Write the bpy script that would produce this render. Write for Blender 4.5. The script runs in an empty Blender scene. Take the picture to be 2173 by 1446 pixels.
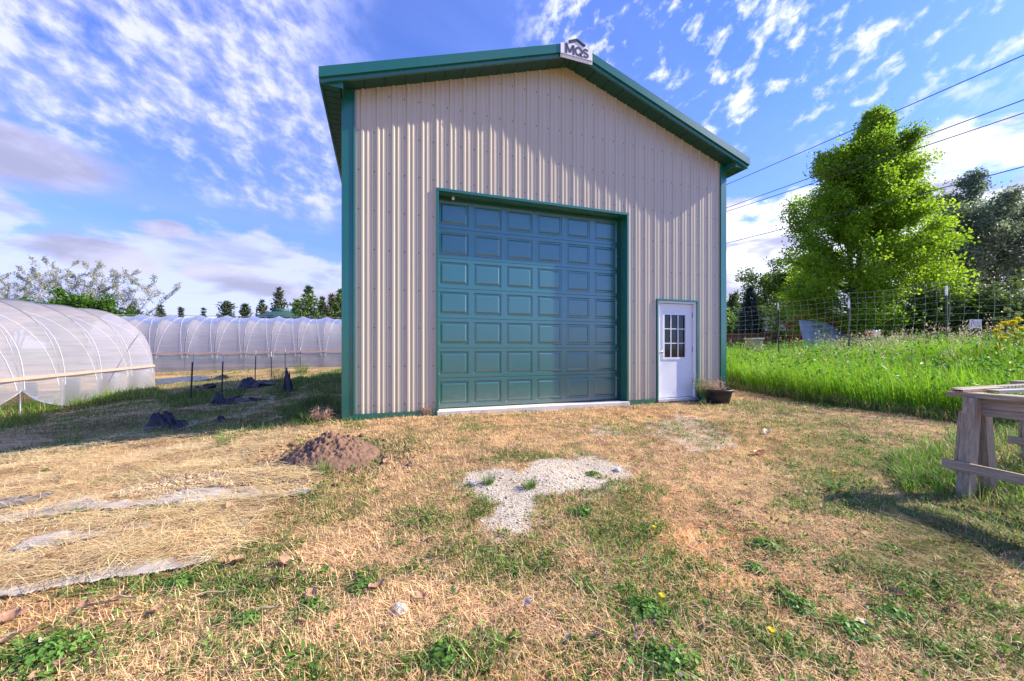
import bpy, bmesh, math, random
import numpy as np
from mathutils import Vector, Matrix

R = math.radians
rng = np.random.default_rng(11)
random.seed(11)
scene = bpy.context.scene
COL = scene.collection

# ------------------------------------------------------------------ camera
F, CX, HY, CH = 827.0, 1086.5, 739.0, 1.08      # focal length, centre, horizon (photo pixels), eye height over slab
cam_d = bpy.data.cameras.new('camera')
cam = bpy.data.objects.new('camera', cam_d)
COL.objects.link(cam)
cam.location = (0, 0, CH)
cam.rotation_euler = (R(90), 0, 0)
cam_d.sensor_width = 36.0
cam_d.lens = F / 2173 * 36.0
cam_d.shift_y = (HY - 723.0) / 2173
cam_d.clip_start = 0.05
cam_d.clip_end = 4000
scene.camera = cam

# ------------------------------------------------------------------ sun and sky
SUN = Vector((1.93, 0.263, 1.34)).normalized()
sun_el = math.asin(SUN.z)
sun_az = math.atan2(SUN.x, SUN.y)
ld = bpy.data.lights.new('sun', 'SUN')
ld.energy = 4.7
ld.angle = R(0.6)
ld.color = (1.0, 0.895, 0.725)
lo = bpy.data.objects.new('sun', ld)
COL.objects.link(lo)
lo.rotation_euler = SUN.to_track_quat('Z', 'Y').to_euler()
lo.location = (30, 5, 30)
scene.view_settings.view_transform = 'Standard'
scene.view_settings.look = 'None'
scene.view_settings.gamma = 1.0
scene.view_settings.exposure = 1.05

def build_world():
    w = bpy.data.worlds.new('World')
    scene.world = w
    w.use_nodes = True
    nt = w.node_tree
    N, L = nt.nodes, nt.links
    N.clear()
    def mth(op, a, b=None, c=None, clamp=False):
        n = N.new('ShaderNodeMath'); n.operation = op; n.use_clamp = clamp
        for i, v in enumerate((a, b, c)):
            if v is None: continue
            if hasattr(v, 'node'): L.new(v, n.inputs[i])
            else: n.inputs[i].default_value = v
        return n.outputs[0]
    def sstep(v, lo_, hi_):
        n = N.new('ShaderNodeMapRange'); n.interpolation_type = 'SMOOTHSTEP'
        L.new(v, n.inputs[0])
        for i, q in ((1, lo_), (2, hi_)): n.inputs[i].default_value = q
        n.inputs[3].default_value = 0; n.inputs[4].default_value = 1
        return n.outputs[0]
    def noise(vec, scale, detail=6, rough=.6, dist=0.0):
        n = N.new('ShaderNodeTexNoise')
        n.inputs['Scale'].default_value = scale; n.inputs['Detail'].default_value = detail
        n.inputs['Roughness'].default_value = rough; n.inputs['Distortion'].default_value = dist
        L.new(vec, n.inputs['Vector'])
        return n.outputs['Fac']
    def comb(x, y, z=0.0):
        n = N.new('ShaderNodeCombineXYZ')
        for i, v in enumerate((x, y, z)):
            if hasattr(v, 'node'): L.new(v, n.inputs[i])
            else: n.inputs[i].default_value = v
        return n.outputs[0]
    def mix(f, a, b):
        n = N.new('ShaderNodeMix'); n.data_type = 'RGBA'
        if hasattr(f, 'node'): L.new(f, n.inputs[0])
        else: n.inputs[0].default_value = f
        for i, v in ((6, a), (7, b)):
            if hasattr(v, 'node'): L.new(v, n.inputs[i])
            else: n.inputs[i].default_value = (*v, 1)
        return n.outputs[2]
    tc = N.new('ShaderNodeTexCoord')
    sp = N.new('ShaderNodeSeparateXYZ'); L.new(tc.outputs['Generated'], sp.inputs[0])
    x, y, z = sp.outputs
    el = mth('MULTIPLY', mth('ARCSINE', z), 57.2958)
    az = mth('MULTIPLY', mth('ARCTAN2', x, y), 57.2958)
    zz = mth('ADD', mth('MAXIMUM', z, 0.0), 0.10)
    px_, py_ = mth('DIVIDE', x, zz), mth('DIVIDE', y, zz)      # point on a flat cloud deck
    # rotate so the deck's streaks run away to the lower right
    ca, sa = math.cos(R(35)), math.sin(R(35))
    u = mth('ADD', mth('MULTIPLY', px_, ca), mth('MULTIPLY', py_, sa))
    v = mth('SUBTRACT', mth('MULTIPLY', py_, ca), mth('MULTIPLY', px_, sa))
    sky = N.new('ShaderNodeTexSky'); sky.sky_type = 'NISHITA'
    sky.sun_disc = False; sky.sun_elevation = sun_el; sky.sun_rotation = sun_az
    sky.ozone_density = 3.0; sky.air_density = 1.0; sky.dust_density = 0.4
    tint = N.new('ShaderNodeMix'); tint.data_type = 'RGBA'; tint.blend_type = 'MULTIPLY'
    tint.inputs[0].default_value = 1.0
    L.new(sky.outputs[0], tint.inputs[6]); tint.inputs[7].default_value = (SKY_T[0], SKY_T[1], SKY_T[2], 1)
    base = tint.outputs[2]
    # thin veil, paler low down
    veil = noise(comb(mth('MULTIPLY', u, .35), v), 0.8, 5, .55, .4)
    vf = mth('MULTIPLY', sstep(veil, .38, .75), .55)
    vlow = mth('SUBTRACT', 1.0, sstep(el, 3.0, 30.0))
    vf = mth('ADD', vf, mth('MULTIPLY', vlow, .35), clamp=True)
    front = sstep(y, -.15, .25)
    c = mix(mth('MULTIPLY', vf, mth('ADD', mth('MULTIPLY', front, .7), .3)), base, (2.2, 2.8, 6.0))
    # left deck: dappled high cloud
    nA = noise(comb(mth('MULTIPLY', az, .15), mth('ADD', mth('MULTIPLY', el, .22), mth('MULTIPLY', az, .045))), 2.2, 6, .58, .12)
    nB = noise(comb(mth('MULTIPLY', u, .8), v, 3.7), 1.2, 4, .5, .1)
    wob = mth('MULTIPLY', mth('SUBTRACT', nB, .5), 26.0)
    mA = mth('SUBTRACT', 1.0, sstep(mth('ADD', az, wob), -30.0, -14.0))
    mA = mth('MULTIPLY', mth('MULTIPLY', mA, front), sstep(mth('ADD', el, mth('MULTIPLY', wob, .35)), 14.5, 18.5))
    dA = sstep(mth('ADD', mth('MULTIPLY', nA, .62), mth('MULTIPLY', nB, .50)), .42, .68)
    fA = mth('MULTIPLY', mth('MULTIPLY', mA, dA), .92)
    c = mix(fA, c, mix(sstep(nA, .42, .68), (3.0, 3.3, 6.2), (4.6, 4.8, 7.4)))
    # right: small scattered streaks
    nC = noise(comb(mth('MULTIPLY', az, .15), mth('SUBTRACT', mth('MULTIPLY', el, .20), mth('MULTIPLY', az, .045)), 9.1), 2.3, 7, .60, .15)
    nD = noise(comb(mth('MULTIPLY', az, .06), mth('SUBTRACT', mth('MULTIPLY', el, .12), mth('MULTIPLY', az, .03)), 5.3), 1.3, 3, .5, 0)
    mC = mth('MULTIPLY', sstep(az, -2.0, 10.0), sstep(el, 20.0, 27.0))
    dC = sstep(mth('ADD', mth('MULTIPLY', nC, .62), mth('MULTIPLY', nD, .45)), .535, .69)
    c = mix(mth('MULTIPLY', mC, dC), c, (5.8, 6.0, 8.0))
    # low cumulus banks, billowing tops and grey undersides
    ph = comb(mth('MULTIPLY', az, .05), mth('MULTIPLY', el, .11))
    nE = noise(ph, 1.5, 9, .56, .2)
    nF = noise(comb(mth('MULTIPLY', az, .045), mth('MULTIPLY', el, .16), 2.2), 1.9, 8, .58, .3)
    bump = mth('MULTIPLY', mth('SUBTRACT', nE, .5), 30.0)
    right = sstep(az, 10.0, 26.0)
    top = mth('ADD', 13.5, mth('MULTIPLY', right, 6.0))
    dE = sstep(mth('SUBTRACT', mth('ADD', top, bump), el), -.6, 2.4)
    dE = mth('MULTIPLY', mth('MULTIPLY', dE, front), mth('ADD', mth('MULTIPLY', right, .25), .72))
    grey = sstep(nF, .44, .64)
    white = mix(right, (4.4, 4.6, 6.6), (6.6, 6.7, 7.8))
    c = mix(dE, c, mix(grey, white, (2.9, 3.0, 4.5)))
    # a few flat grey puffs on the left, one larger drifting cloud
    puff = None
    for (a0, e0, ra, re) in ((-47, 9.3, 5.2, 1.5), (-36.5, 8.6, 4.3, 1.6), (-32, 7.2, 6.0, 1.5), (-26.5, 6.6, 4, 1.5), (-41.5, 12.8, 2.6, .9), (-52, 17.0, 7.5, 2.9)):
        dx = mth('DIVIDE', mth('SUBTRACT', mth('ADD', az, mth('MULTIPLY', mth('SUBTRACT', nF, .5), 6.0)), a0), ra)
        dy = mth('DIVIDE', mth('SUBTRACT', mth('ADD', el, mth('MULTIPLY', mth('SUBTRACT', nE, .5), 5.0)), e0), re)
        q = mth('SUBTRACT', 1.0, sstep(mth('ADD', mth('MULTIPLY', dx, dx), mth('MULTIPLY', dy, dy)), .35, 1.25))
        puff = q if puff is None else mth('MAXIMUM', puff, q)
    c = mix(mth('MULTIPLY', puff, .9), c, mix(sstep(nE, .4, .62), (2.4, 2.45, 3.6), (3.9, 3.9, 5.4)))
    bg = N.new('ShaderNodeBackground'); L.new(c, bg.inputs[0]); bg.inputs[1].default_value = 0.1
    out = N.new('ShaderNodeOutputWorld'); L.new(bg.outputs[0], out.inputs[0])

SKY_T = (0.60, 0.80, 1.50)
build_world()
scene.world.cycles.sampling_method = 'MANUAL'
scene.world.cycles.sample_map_resolution = 512

# ------------------------------------------------------------------ helpers
def tag(o, label=None, cat=None, group=None, kind=None):
    if label: o['label'] = label
    if cat: o['category'] = cat
    if group: o['group'] = group
    if kind: o['kind'] = kind
    return o

def empty(name, loc=(0, 0, 0), rz=0.0, label=None, cat=None, group=None):
    o = bpy.data.objects.new(name, None)
    COL.objects.link(o)
    o.location = loc; o.rotation_euler = (0, 0, rz); o.empty_display_size = .2
    return tag(o, label, cat, group)

def kids(o):
    return [c for c in COL.objects if c.parent == o]

def copy_tree(o, parent=None):
    c = o.copy(); COL.objects.link(c); c.parent = parent
    for ch in kids(o): copy_tree(ch, c)
    return c

class MB:
    """collects polygons, links them as one mesh object"""
    def __init__(s): s.v = []; s.f = []; s.mi = []; s.sm = []
    def poly(s, pts, mi=0, smooth=False):
        n = len(s.v); s.v += [tuple(p) for p in pts]; s.f.append(list(range(n, n + len(pts)))); s.mi.append(mi); s.sm.append(smooth)
    def grid(s, rows, mi=0, smooth=True, close=False):
        n = len(s.v); w = len(rows[0])
        for r in rows: s.v += [tuple(p) for p in r]
        for i in range(len(rows) - 1):
            for j in range(w if close else w - 1):
                k = (j + 1) % w
                s.f.append([n + i * w + j, n + i * w + k, n + (i + 1) * w + k, n + (i + 1) * w + j]); s.mi.append(mi); s.sm.append(smooth)
    def box(s, lo, hi, mi=0, M=None):
        x0, y0, z0 = lo; x1, y1, z1 = hi
        p = [(x0, y0, z0), (x1, y0, z0), (x1, y1, z0), (x0, y1, z0), (x0, y0, z1), (x1, y0, z1), (x1, y1, z1), (x0, y1, z1)]
        if M is not None: p = [tuple(M @ Vector(q)) for q in p]
        n = len(s.v); s.v += p
        for f in ((0, 3, 2, 1), (4, 5, 6, 7), (0, 1, 5, 4), (1, 2, 6, 5), (2, 3, 7, 6), (3, 0, 4, 7)):
            s.f.append([n + i for i in f]); s.mi.append(mi); s.sm.append(False)
    def beam(s, a, b, w, h, mi=0, up=(0, 0, 1), taper=1.0):
        a, b = Vector(a), Vector(b); d = (b - a).normalized(); up = Vector(up)
        if abs(d.dot(up)) > .98: up = Vector((1, 0, 0))
        x = d.cross(up).normalized(); y = x.cross(d).normalized()
        n = len(s.v)
        for p, k in ((a, 1.0), (b, taper)):
            for sx, sy in ((-1, -1), (1, -1), (1, 1), (-1, 1)): s.v.append(tuple(p + x * (sx * w * k / 2) + y * (sy * h * k / 2)))
        for f in ((0, 1, 2, 3), (7, 6, 5, 4), (0, 4, 5, 1), (1, 5, 6, 2), (2, 6, 7, 3), (3, 7, 4, 0)):
            s.f.append([n + i for i in f]); s.mi.append(mi); s.sm.append(False)
    def tube(s, pts, rad, seg=6, mi=0, cap=True, smooth=True):
        pts = [Vector(p) for p in pts]; n0 = len(s.v); m = len(pts)
        rads = rad if isinstance(rad, (list, tuple)) else [rad] * m
        ref = Vector((0.13, .21, 1)).normalized()
        for i, p in enumerate(pts):
            d = (pts[min(i + 1, m - 1)] - pts[max(i - 1, 0)]).normalized()
            r = ref if abs(d.dot(ref)) < .95 else Vector((1, 0, 0))
            x = d.cross(r).normalized(); y = d.cross(x)
            for k in range(seg):
                a = 2 * math.pi * k / seg
                s.v.append(tuple(p + (x * math.cos(a) + y * math.sin(a)) * rads[i]))
        for i in range(m - 1):
            for k in range(seg):
                k2 = (k + 1) % seg
                s.f.append([n0 + i * seg + k, n0 + i * seg + k2, n0 + (i + 1) * seg + k2, n0 + (i + 1) * seg + k]); s.mi.append(mi); s.sm.append(smooth)
        if cap:
            s.f.append([n0 + k for k in range(seg)]); s.mi.append(mi); s.sm.append(False)
            s.f.append([n0 + (m - 1) * seg + k for k in range(seg)][::-1]); s.mi.append(mi); s.sm.append(False)
    def lathe(s, prof, seg=24, c=(0, 0, 0), mi=0):
        rows = [[(c[0] + r * math.cos(2 * math.pi * k / seg), c[1] + r * math.sin(2 * math.pi * k / seg), c[2] + z) for k in range(seg)] for r, z in prof]
        s.grid(rows, mi, True, True)
    def build(s, name, mats, parent=None, bevel=0):
        me = bpy.data.meshes.new(name)
        me.from_pydata(s.v, [], s.f)
        for m in (mats if isinstance(mats, (list, tuple)) else [mats]): me.materials.append(m)
        me.polygons.foreach_set('material_index', s.mi)
        me.polygons.foreach_set('use_smooth', s.sm)
        o = bpy.data.objects.new(name, me)
        COL.objects.link(o)
        if parent is not None: o.parent = parent
        if bevel:
            b = o.modifiers.new('bevel', 'BEVEL'); b.width = bevel; b.segments = 2; b.limit_method = 'ANGLE'
        return o

def np_mesh(name, V, T, C, mat, parent=None, smooth=False):
    """triangle mesh from arrays with a colour per point"""
    me = bpy.data.meshes.new(name)
    V = np.ascontiguousarray(V, dtype=np.float32); T = np.ascontiguousarray(T, dtype=np.int32)
    me.vertices.add(len(V)); me.vertices.foreach_set('co', V.ravel())
    k = T.shape[1]
    me.loops.add(T.size); me.loops.foreach_set('vertex_index', T.ravel())
    me.polygons.add(len(T)); me.polygons.foreach_set('loop_start', np.arange(0, T.size, k, dtype=np.int32))
    if smooth: me.polygons.foreach_set('use_smooth', np.ones(len(T), dtype=bool))
    if C is not None:
        a = me.color_attributes.new('col', 'FLOAT_COLOR', 'POINT')
        c4 = np.ones((len(V), 4), dtype=np.float32); c4[:, :3] = C
        a.data.foreach_set('color', c4.ravel())
    me.materials.append(mat)
    me.update(calc_edges=True)
    o = bpy.data.objects.new(name, me)
    COL.objects.link(o)
    if parent is not None: o.parent = parent
    return o

# ------------------------------------------------------------------ materials
def M(name, col=(.5, .5, .5), rough=.6, spec=.5, metal=0.0, var=.12, vscale=6.0, bump=0.0, bscale=60.0, attr=False, transl=0.0, stretch=(1, 1, 1), col2=None, coat=0.0, coords='Object', backdark=None):
    m = bpy.data.materials.new(name); m.use_nodes = True
    nt = m.node_tree; N, L = nt.nodes, nt.links
    p = N['Principled BSDF']
    p.inputs['Roughness'].default_value = rough
    p.inputs['Specular IOR Level'].default_value = spec
    p.inputs['Metallic'].default_value = metal
    p.inputs['Coat Weight'].default_value = coat
    tc = N.new('ShaderNodeTexCoord'); mp = N.new('ShaderNodeMapping')
    L.new(tc.outputs[coords], mp.inputs[0]); mp.inputs['Scale'].default_value = stretch
    if attr:
        a = N.new('ShaderNodeAttribute'); a.attribute_name = 'col'; src = a.outputs['Color']
    elif col2 is not None or var:
        n = N.new('ShaderNodeTexNoise'); n.inputs['Scale'].default_value = vscale; n.inputs['Detail'].default_value = 6
        n.inputs['Roughness'].default_value = .65
        L.new(mp.outputs[0], n.inputs['Vector'])
        mx = N.new('ShaderNodeMix'); mx.data_type = 'RGBA'
        r = N.new('ShaderNodeMapRange'); L.new(n.outputs['Fac'], r.inputs[0]); r.inputs[1].default_value = .3; r.inputs[2].default_value = .7
        L.new(r.outputs[0], mx.inputs[0])
        c2 = col2 if col2 is not None else tuple(min(1, c * (1 + var)) for c in col)
        c1 = col if col2 is not None else tuple(c * (1 - var) for c in col)
        mx.inputs[6].default_value = (*c1, 1); mx.inputs[7].default_value = (*c2, 1)
        src = mx.outputs[2]
    else:
        rgb = N.new('ShaderNodeRGB'); rgb.outputs[0].default_value = (*col, 1); src = rgb.outputs[0]
    L.new(src, p.inputs['Base Color'])
    if bump:
        n2 = N.new('ShaderNodeTexNoise'); n2.inputs['Scale'].default_value = bscale; n2.inputs['Detail'].default_value = 5
        L.new(mp.outputs[0], n2.inputs['Vector'])
        b = N.new('ShaderNodeBump'); b.inputs['Strength'].default_value = bump; b.inputs['Distance'].default_value = .02
        L.new(n2.outputs['Fac'], b.inputs['Height']); L.new(b.outputs[0], p.inputs['Normal'])
    if transl:
        t = N.new('ShaderNodeBsdfTranslucent'); L.new(src, t.inputs[0])
        ms = N.new('ShaderNodeMixShader'); ms.inputs[0].default_value = transl
        L.new(p.outputs[0], ms.inputs[1]); L.new(t.outputs[0], ms.inputs[2])
        L.new(ms.outputs[0], N['Material Output'].inputs[0])
    return m

m_siding = M('siding_paint', (.52, .458, .345), rough=.33, spec=.5, var=.04, vscale=3, stretch=(1, 1, .15))
m_screw = M('screw_head', (.20, .18, .16), rough=.4, metal=.3, var=0)
m_trim = M('green_trim_paint', (.006, .125, .085), rough=.27, spec=.6, var=.06, vscale=4, coat=.7)
m_trim.node_tree.nodes['Principled BSDF'].inputs['Coat IOR'].default_value = 1.6
m_trim.node_tree.nodes['Principled BSDF'].inputs['Coat Roughness'].default_value = .2
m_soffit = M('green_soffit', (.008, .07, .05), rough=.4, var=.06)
m_roof = M('roof_sheet', (.01, .14, .10), rough=.3, var=.05)
m_white = M('white_paint', (.74, .75, .78), rough=.35, var=.02)
m_sign = M('sign_white', (.78, .78, .80), rough=.4, var=.02)
m_ink = M('sign_ink', (.035, .03, .09), rough=.5, var=0)
m_glass = M('dark_glass', (.008, .011, .012), rough=.06, spec=.5, var=0)
m_dark = M('interior_dark', (.03, .03, .032), rough=.9, var=0)
m_conc = M('concrete', (.62, .58, .53), rough=.9, var=.12, vscale=9, bump=.2)
m_black = M('black_plastic', (.012, .012, .015), rough=.4, var=.2)
m_metal = M('galvanised_steel', (.22, .225, .25), rough=.5, metal=.4, var=.12, vscale=30)
m_postgreen = M('post_paint', (.008, .03, .022), rough=.55, var=.3, vscale=30)
m_wood = M('weathered_wood', (.24, .18, .12), rough=.85, col2=(.54, .43, .31), vscale=7, bump=.5, bscale=26, stretch=(9, .7, 9))
m_woodv = M('weathered_post_wood', (.23, .175, .115), rough=.85, col2=(.53, .42, .30), vscale=7, bump=.5, bscale=26, stretch=(9, 9, .7))
m_rust = M('rusty_steel', (.34, .13, .05), rough=.7, col2=(.62, .50, .38), vscale=9, bump=.2)
m_strip = M('painted_strip', (.58, .58, .52), rough=.5, col2=(.5, .33, .2), vscale=4)
m_board = M('timber_board', (.50, .34, .27), rough=.8, var=.15)
m_fencewood = M('cedar_fence', (.20, .09, .04), rough=.85, col2=(.34, .17, .085), vscale=3, stretch=(4, 4, .6))
m_fabric = M('weed_fabric', (.34, .305, .28), rough=.85, col2=(.50, .46, .43), vscale=6, bump=.15, bscale=160)
m_fabricblue = M('shiny_weed_fabric', (.05, .06, .10), rough=.38, col2=(.12, .13, .18), vscale=5)
m_plastic_sheet = M('black_sheet', (.009, .010, .018), rough=.36, col2=(.030, .034, .06), vscale=6, bump=.4, bscale=25)
m_soil = M('soil', (.10, .055, .036), rough=.95, col2=(.27, .16, .105), vscale=14, bump=.6, bscale=60)
m_tarp = M('grey_tarp', (.30, .33, .37), rough=.5, var=.1)
m_shingle = M('grey_shingle', (.16, .17, .20), rough=.85, var=.2, vscale=8)
m_red = M('red_paint', (.34, .035, .02), rough=.6, var=.15)
m_housewall = M('house_wall', (.30, .31, .34), rough=.8, var=.08)
m_rope = M('white_rope', (.75, .75, .78), rough=.7, var=0)
m_wire = M('galvanised_wire', (.36, .42, .40), rough=.45, metal=.4, var=0)
m_cable = M('power_cable', (.03, .03, .035), rough=.6, var=0)
m_bark = M('bark', (.10, .085, .07), rough=.9, var=.3, vscale=12)
m_barkpale = M('pale_bark', (.50, .47, .43), rough=.8, var=.15, vscale=8)
m_leaf = M('leaves', attr=True, rough=.5, spec=.35, transl=.45)
m_leafbright = M('bright_leaves', attr=True, rough=.45, spec=.35, transl=.64)
m_needle = M('needles', attr=True, rough=.6, spec=.25, transl=.12)
m_grass = M('grass_blades', attr=True, rough=.5, spec=.35, transl=.45)
m_dry = M('dry_straw', attr=True, rough=.65, spec=.25, transl=.18)
m_stone = M('pale_stone', (.38, .345, .30), rough=.9, col2=(.60, .56, .50), vscale=20, bump=.4)
m_peb = M('pebbles', attr=True, rough=.85)
m_pot = M('pot_plastic', (.030, .026, .026), rough=.5, var=.25, vscale=10)
m_deadleaf = M('dead_leaf', (.30, .15, .08), rough=.7, col2=(.50, .32, .22), vscale=8, transl=.15)
m_deadpale = M('pale_dead_leaf', (.50, .37, .26), rough=.8, spec=.2, col2=(.64, .52, .42), vscale=8)
m_yellow = M('yellow_petals', (.78, .62, .02), rough=.6, var=.1, transl=.2)
m_pink = M('pink_petals', (.50, .20, .42), rough=.6, var=.1, transl=.2)
m_gazebo = M('gazebo_roof', (.02, .075, .06), rough=.6, var=.1)
m_bulb = M('lamp_glass', (.72, .66, .5), rough=.2, var=0)
m_hill = M('far_hill', (.06, .08, .07), rough=.95, var=.2, vscale=.02)

def film_material(name, clear, ax, ac):
    m = bpy.data.materials.new(name); m.use_nodes = True
    N, L = m.node_tree.nodes, m.node_tree.links
    N.clear()
    tc = N.new('ShaderNodeTexCoord')
    cb = N.new('ShaderNodeCombineXYZ')
    for i, (v, k) in enumerate((((ax[0], ax[1], 0), .55), ((ac[0], ac[1], 0), 3.0), ((0, 0, 1), 11.0))):
        d = N.new('ShaderNodeVectorMath'); d.operation = 'DOT_PRODUCT'; L.new(tc.outputs['Object'], d.inputs[0]); d.inputs[1].default_value = tuple(q * k for q in v)
        L.new(d.outputs['Value'], cb.inputs[i])
    n = N.new('ShaderNodeTexNoise'); n.inputs['Scale'].default_value = 1.3; n.inputs['Detail'].default_value = 4; L.new(cb.outputs[0], n.inputs['Vector'])
    b = N.new('ShaderNodeBump'); b.inputs['Strength'].default_value = .22; b.inputs['Distance'].default_value = .02; L.new(n.outputs['Fac'], b.inputs['Height'])
    d = N.new('ShaderNodeBsdfDiffuse'); d.inputs[0].default_value = (.50, .49, .56, 1); L.new(b.outputs[0], d.inputs['Normal'])
    t = N.new('ShaderNodeBsdfTranslucent'); t.inputs[0].default_value = (.66, .65, .72, 1)
    g = N.new('ShaderNodeBsdfGlossy'); g.inputs['Roughness'].default_value = .42; L.new(b.outputs[0], g.inputs['Normal'])
    tr = N.new('ShaderNodeBsdfTransparent'); tr.inputs[0].default_value = (.96, .96, .97, 1)
    def mixs(f, a, c):
        x = N.new('ShaderNodeMixShader')
        if hasattr(f, 'node'): L.new(f, x.inputs[0])
        else: x.inputs[0].default_value = f
        L.new(a, x.inputs[1]); L.new(c, x.inputs[2]); return x.outputs[0]
    s1 = mixs(.5, d.outputs[0], t.outputs[0])
    fr = N.new('ShaderNodeFresnel'); fr.inputs[0].default_value = 1.16; L.new(b.outputs[0], fr.inputs['Normal'])
    r = N.new('ShaderNodeMapRange'); L.new(n.outputs['Fac'], r.inputs[0]); r.inputs[1].default_value = .35; r.inputs[2].default_value = .65
    r.inputs[3].default_value = max(0, clear - .07); r.inputs[4].default_value = min(1, clear + .07)
    s2 = mixs(r.outputs[0], s1, tr.outputs[0])
    s3 = mixs(fr.outputs[0], s2, g.outputs[0])
    o = N.new('ShaderNodeOutputMaterial'); L.new(s3, o.inputs[0])
    return m

# ------------------------------------------------------------------ terrain height and pixel helpers
HPTS = np.array([
    (0, 0, -.17), (0, 2.5, -.15), (0, 4.5, -.06), (-2.6, 5.9, -.01), (-1, 6.3, -.01), (1, 7.1, -.02), (2.8, 7.7, -.03), (4.6, 8.4, -.05),
    (3.75, 3.3, -.12), (2, 1.5, -.18), (-2, 1.5, -.2), (-2, 4, -.10), (-4.2, 3.2, -.22), (-5.2, 4.6, -.30), (-4.2, 6.6, -.17), (-3.5, 8, -.05), (-4.4, 10.5, -.06), (-5.7, 14, -.12), (-7.2, 18.5, -.15),
    (-8, 6.5, -.58), (-9.4, 11.4, -.50), (-9.6, 12.9, -.55), (-11.5, 17.5, -.40), (-11.7, 19, -.34), (-13.3, 22.9, -.15), (-13.7, 25.2, -.2), (-7.0, 9.5, -.36), (-8.2, 15, -.30),
    (-12.3, 9.4, -.80), (-15.5, 16.9, -.72), (-13.4, 10.8, -.80), (-11.7, 5.8, -.75), (-17.5, 10, -.8), (-19.5, 18, -.7), (-19.3, 25.3, -.38), (-12, 28, -.28), (-6, 30, -.1), (-26, 22, -.5),
    (-35, 10, -.8), (-35, 38, -.2), (0, 38, .1), (20, 35, .4), (40, 20, .5), (40, 0, .2), (-30, -20, -.6), (0, -15, -.3), (25, -10, .0),
    (6, 10, -.03), (5.5, 8.5, -.04), (8, 7, -.05), (6.5, 5.2, -.08), (5, 3, -.12), (7.7, 14, .42), (8.75, 12.8, .45), (9.7, 11.2, .5), (10.5, 9.2, .55), (11, 6, .35),
    (7.5, 10, .1), (12, 14, .5), (16, 20, .5), (3, 20, .2), (9, 17, .45)], dtype=float)

def gz(x, y):
    x = np.asarray(x, float); y = np.asarray(y, float); sh = x.shape
    x = x.ravel(); y = y.ravel(); out = np.empty(len(x))
    for i in range(0, len(x), 60000):
        d2 = (x[i:i + 60000, None] - HPTS[:, 0]) ** 2 + (y[i:i + 60000, None] - HPTS[:, 1]) ** 2 + .6
        w = d2 ** -1.6
        out[i:i + 60000] = (w * HPTS[:, 2]).sum(1) / w.sum(1)
    return out.reshape(sh)
def gz1(x, y): return float(gz(np.array([x]), np.array([y]))[0])

def G(px, py):
    """ground point seen at photo pixel (px, py)"""
    d = 1.2 * F / max(4, py - HY)
    for _ in range(25):
        x = (px - CX) / F * d
        d = .5 * d + .5 * (CH - gz1(x, d)) * F / max(4, py - HY)
    return ((px - CX) / F * d, d, gz1((px - CX) / F * d, d))
def D(px, py, d):
    """point at depth d on the sight line of photo pixel (px, py)"""
    return ((px - CX) / F * d, d, CH + (HY - py) / F * d)

def lattice(ix, iy, seed):
    h = (ix.astype(np.int64) * 374761393 + iy.astype(np.int64) * 668265263 + seed * 982451653) & 0xffffffff
    h = ((h ^ (h >> 13)) * 1274126177) & 0xffffffff
    h = h ^ (h >> 16)
    return (h & 0xffff) / 65535.0
def vnoise(x, y, seed=0):
    ix, iy = np.floor(x), np.floor(y); fx, fy = x - ix, y - iy
    fx = fx * fx * (3 - 2 * fx); fy = fy * fy * (3 - 2 * fy)
    a, b, c, d = lattice(ix, iy, seed), lattice(ix + 1, iy, seed), lattice(ix, iy + 1, seed), lattice(ix + 1, iy + 1, seed)
    return (a * (1 - fx) + b * fx) * (1 - fy) + (c * (1 - fx) + d * fx) * fy
def fbm(x, y, s, seed=0, oct=4):
    t, a, n = 0, .5, 0
    for k in range(oct):
        t = t + a * vnoise(x * s, y * s, seed + k); n += a; a *= .55; s *= 2.1
    return t / n
def inpoly(x, y, poly):
    c = np.zeros(x.shape, bool); n = len(poly)
    for i in range(n):
        x0, y0 = poly[i][:2]; x1, y1 = poly[i - 1][:2]
        if y0 == y1: continue
        c ^= ((y0 > y) != (y1 > y)) & (x < (x1 - x0) * (y - y0) / (y1 - y0) + x0)
    return c
def ppoly(pix): return [G(*p) for p in pix]

_gz0 = gz
def gz(x, y):
    x = np.asarray(x, float); y = np.asarray(y, float)
    return _gz0(x, y) + .06 * (fbm(x, y, .8, 50, 3) - .5) + .035 * (fbm(x, y, 3.1, 60, 2) - .5)

# ------------------------------------------------------------------ barn frame (u along the front, v inwards)
BO = Vector((-2.576, 5.95, 0)); BA = R(19.0)
BW, BL = 7.575, 12.0
ub = np.array([math.cos(BA), math.sin(BA)]); vb = np.array([-math.sin(BA), math.cos(BA)])
def uv_of(x, y):
    dx, dy = x - BO.x, y - BO.y
    return dx * ub[0] + dy * ub[1], dx * vb[0] + dy * vb[1]

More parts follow.
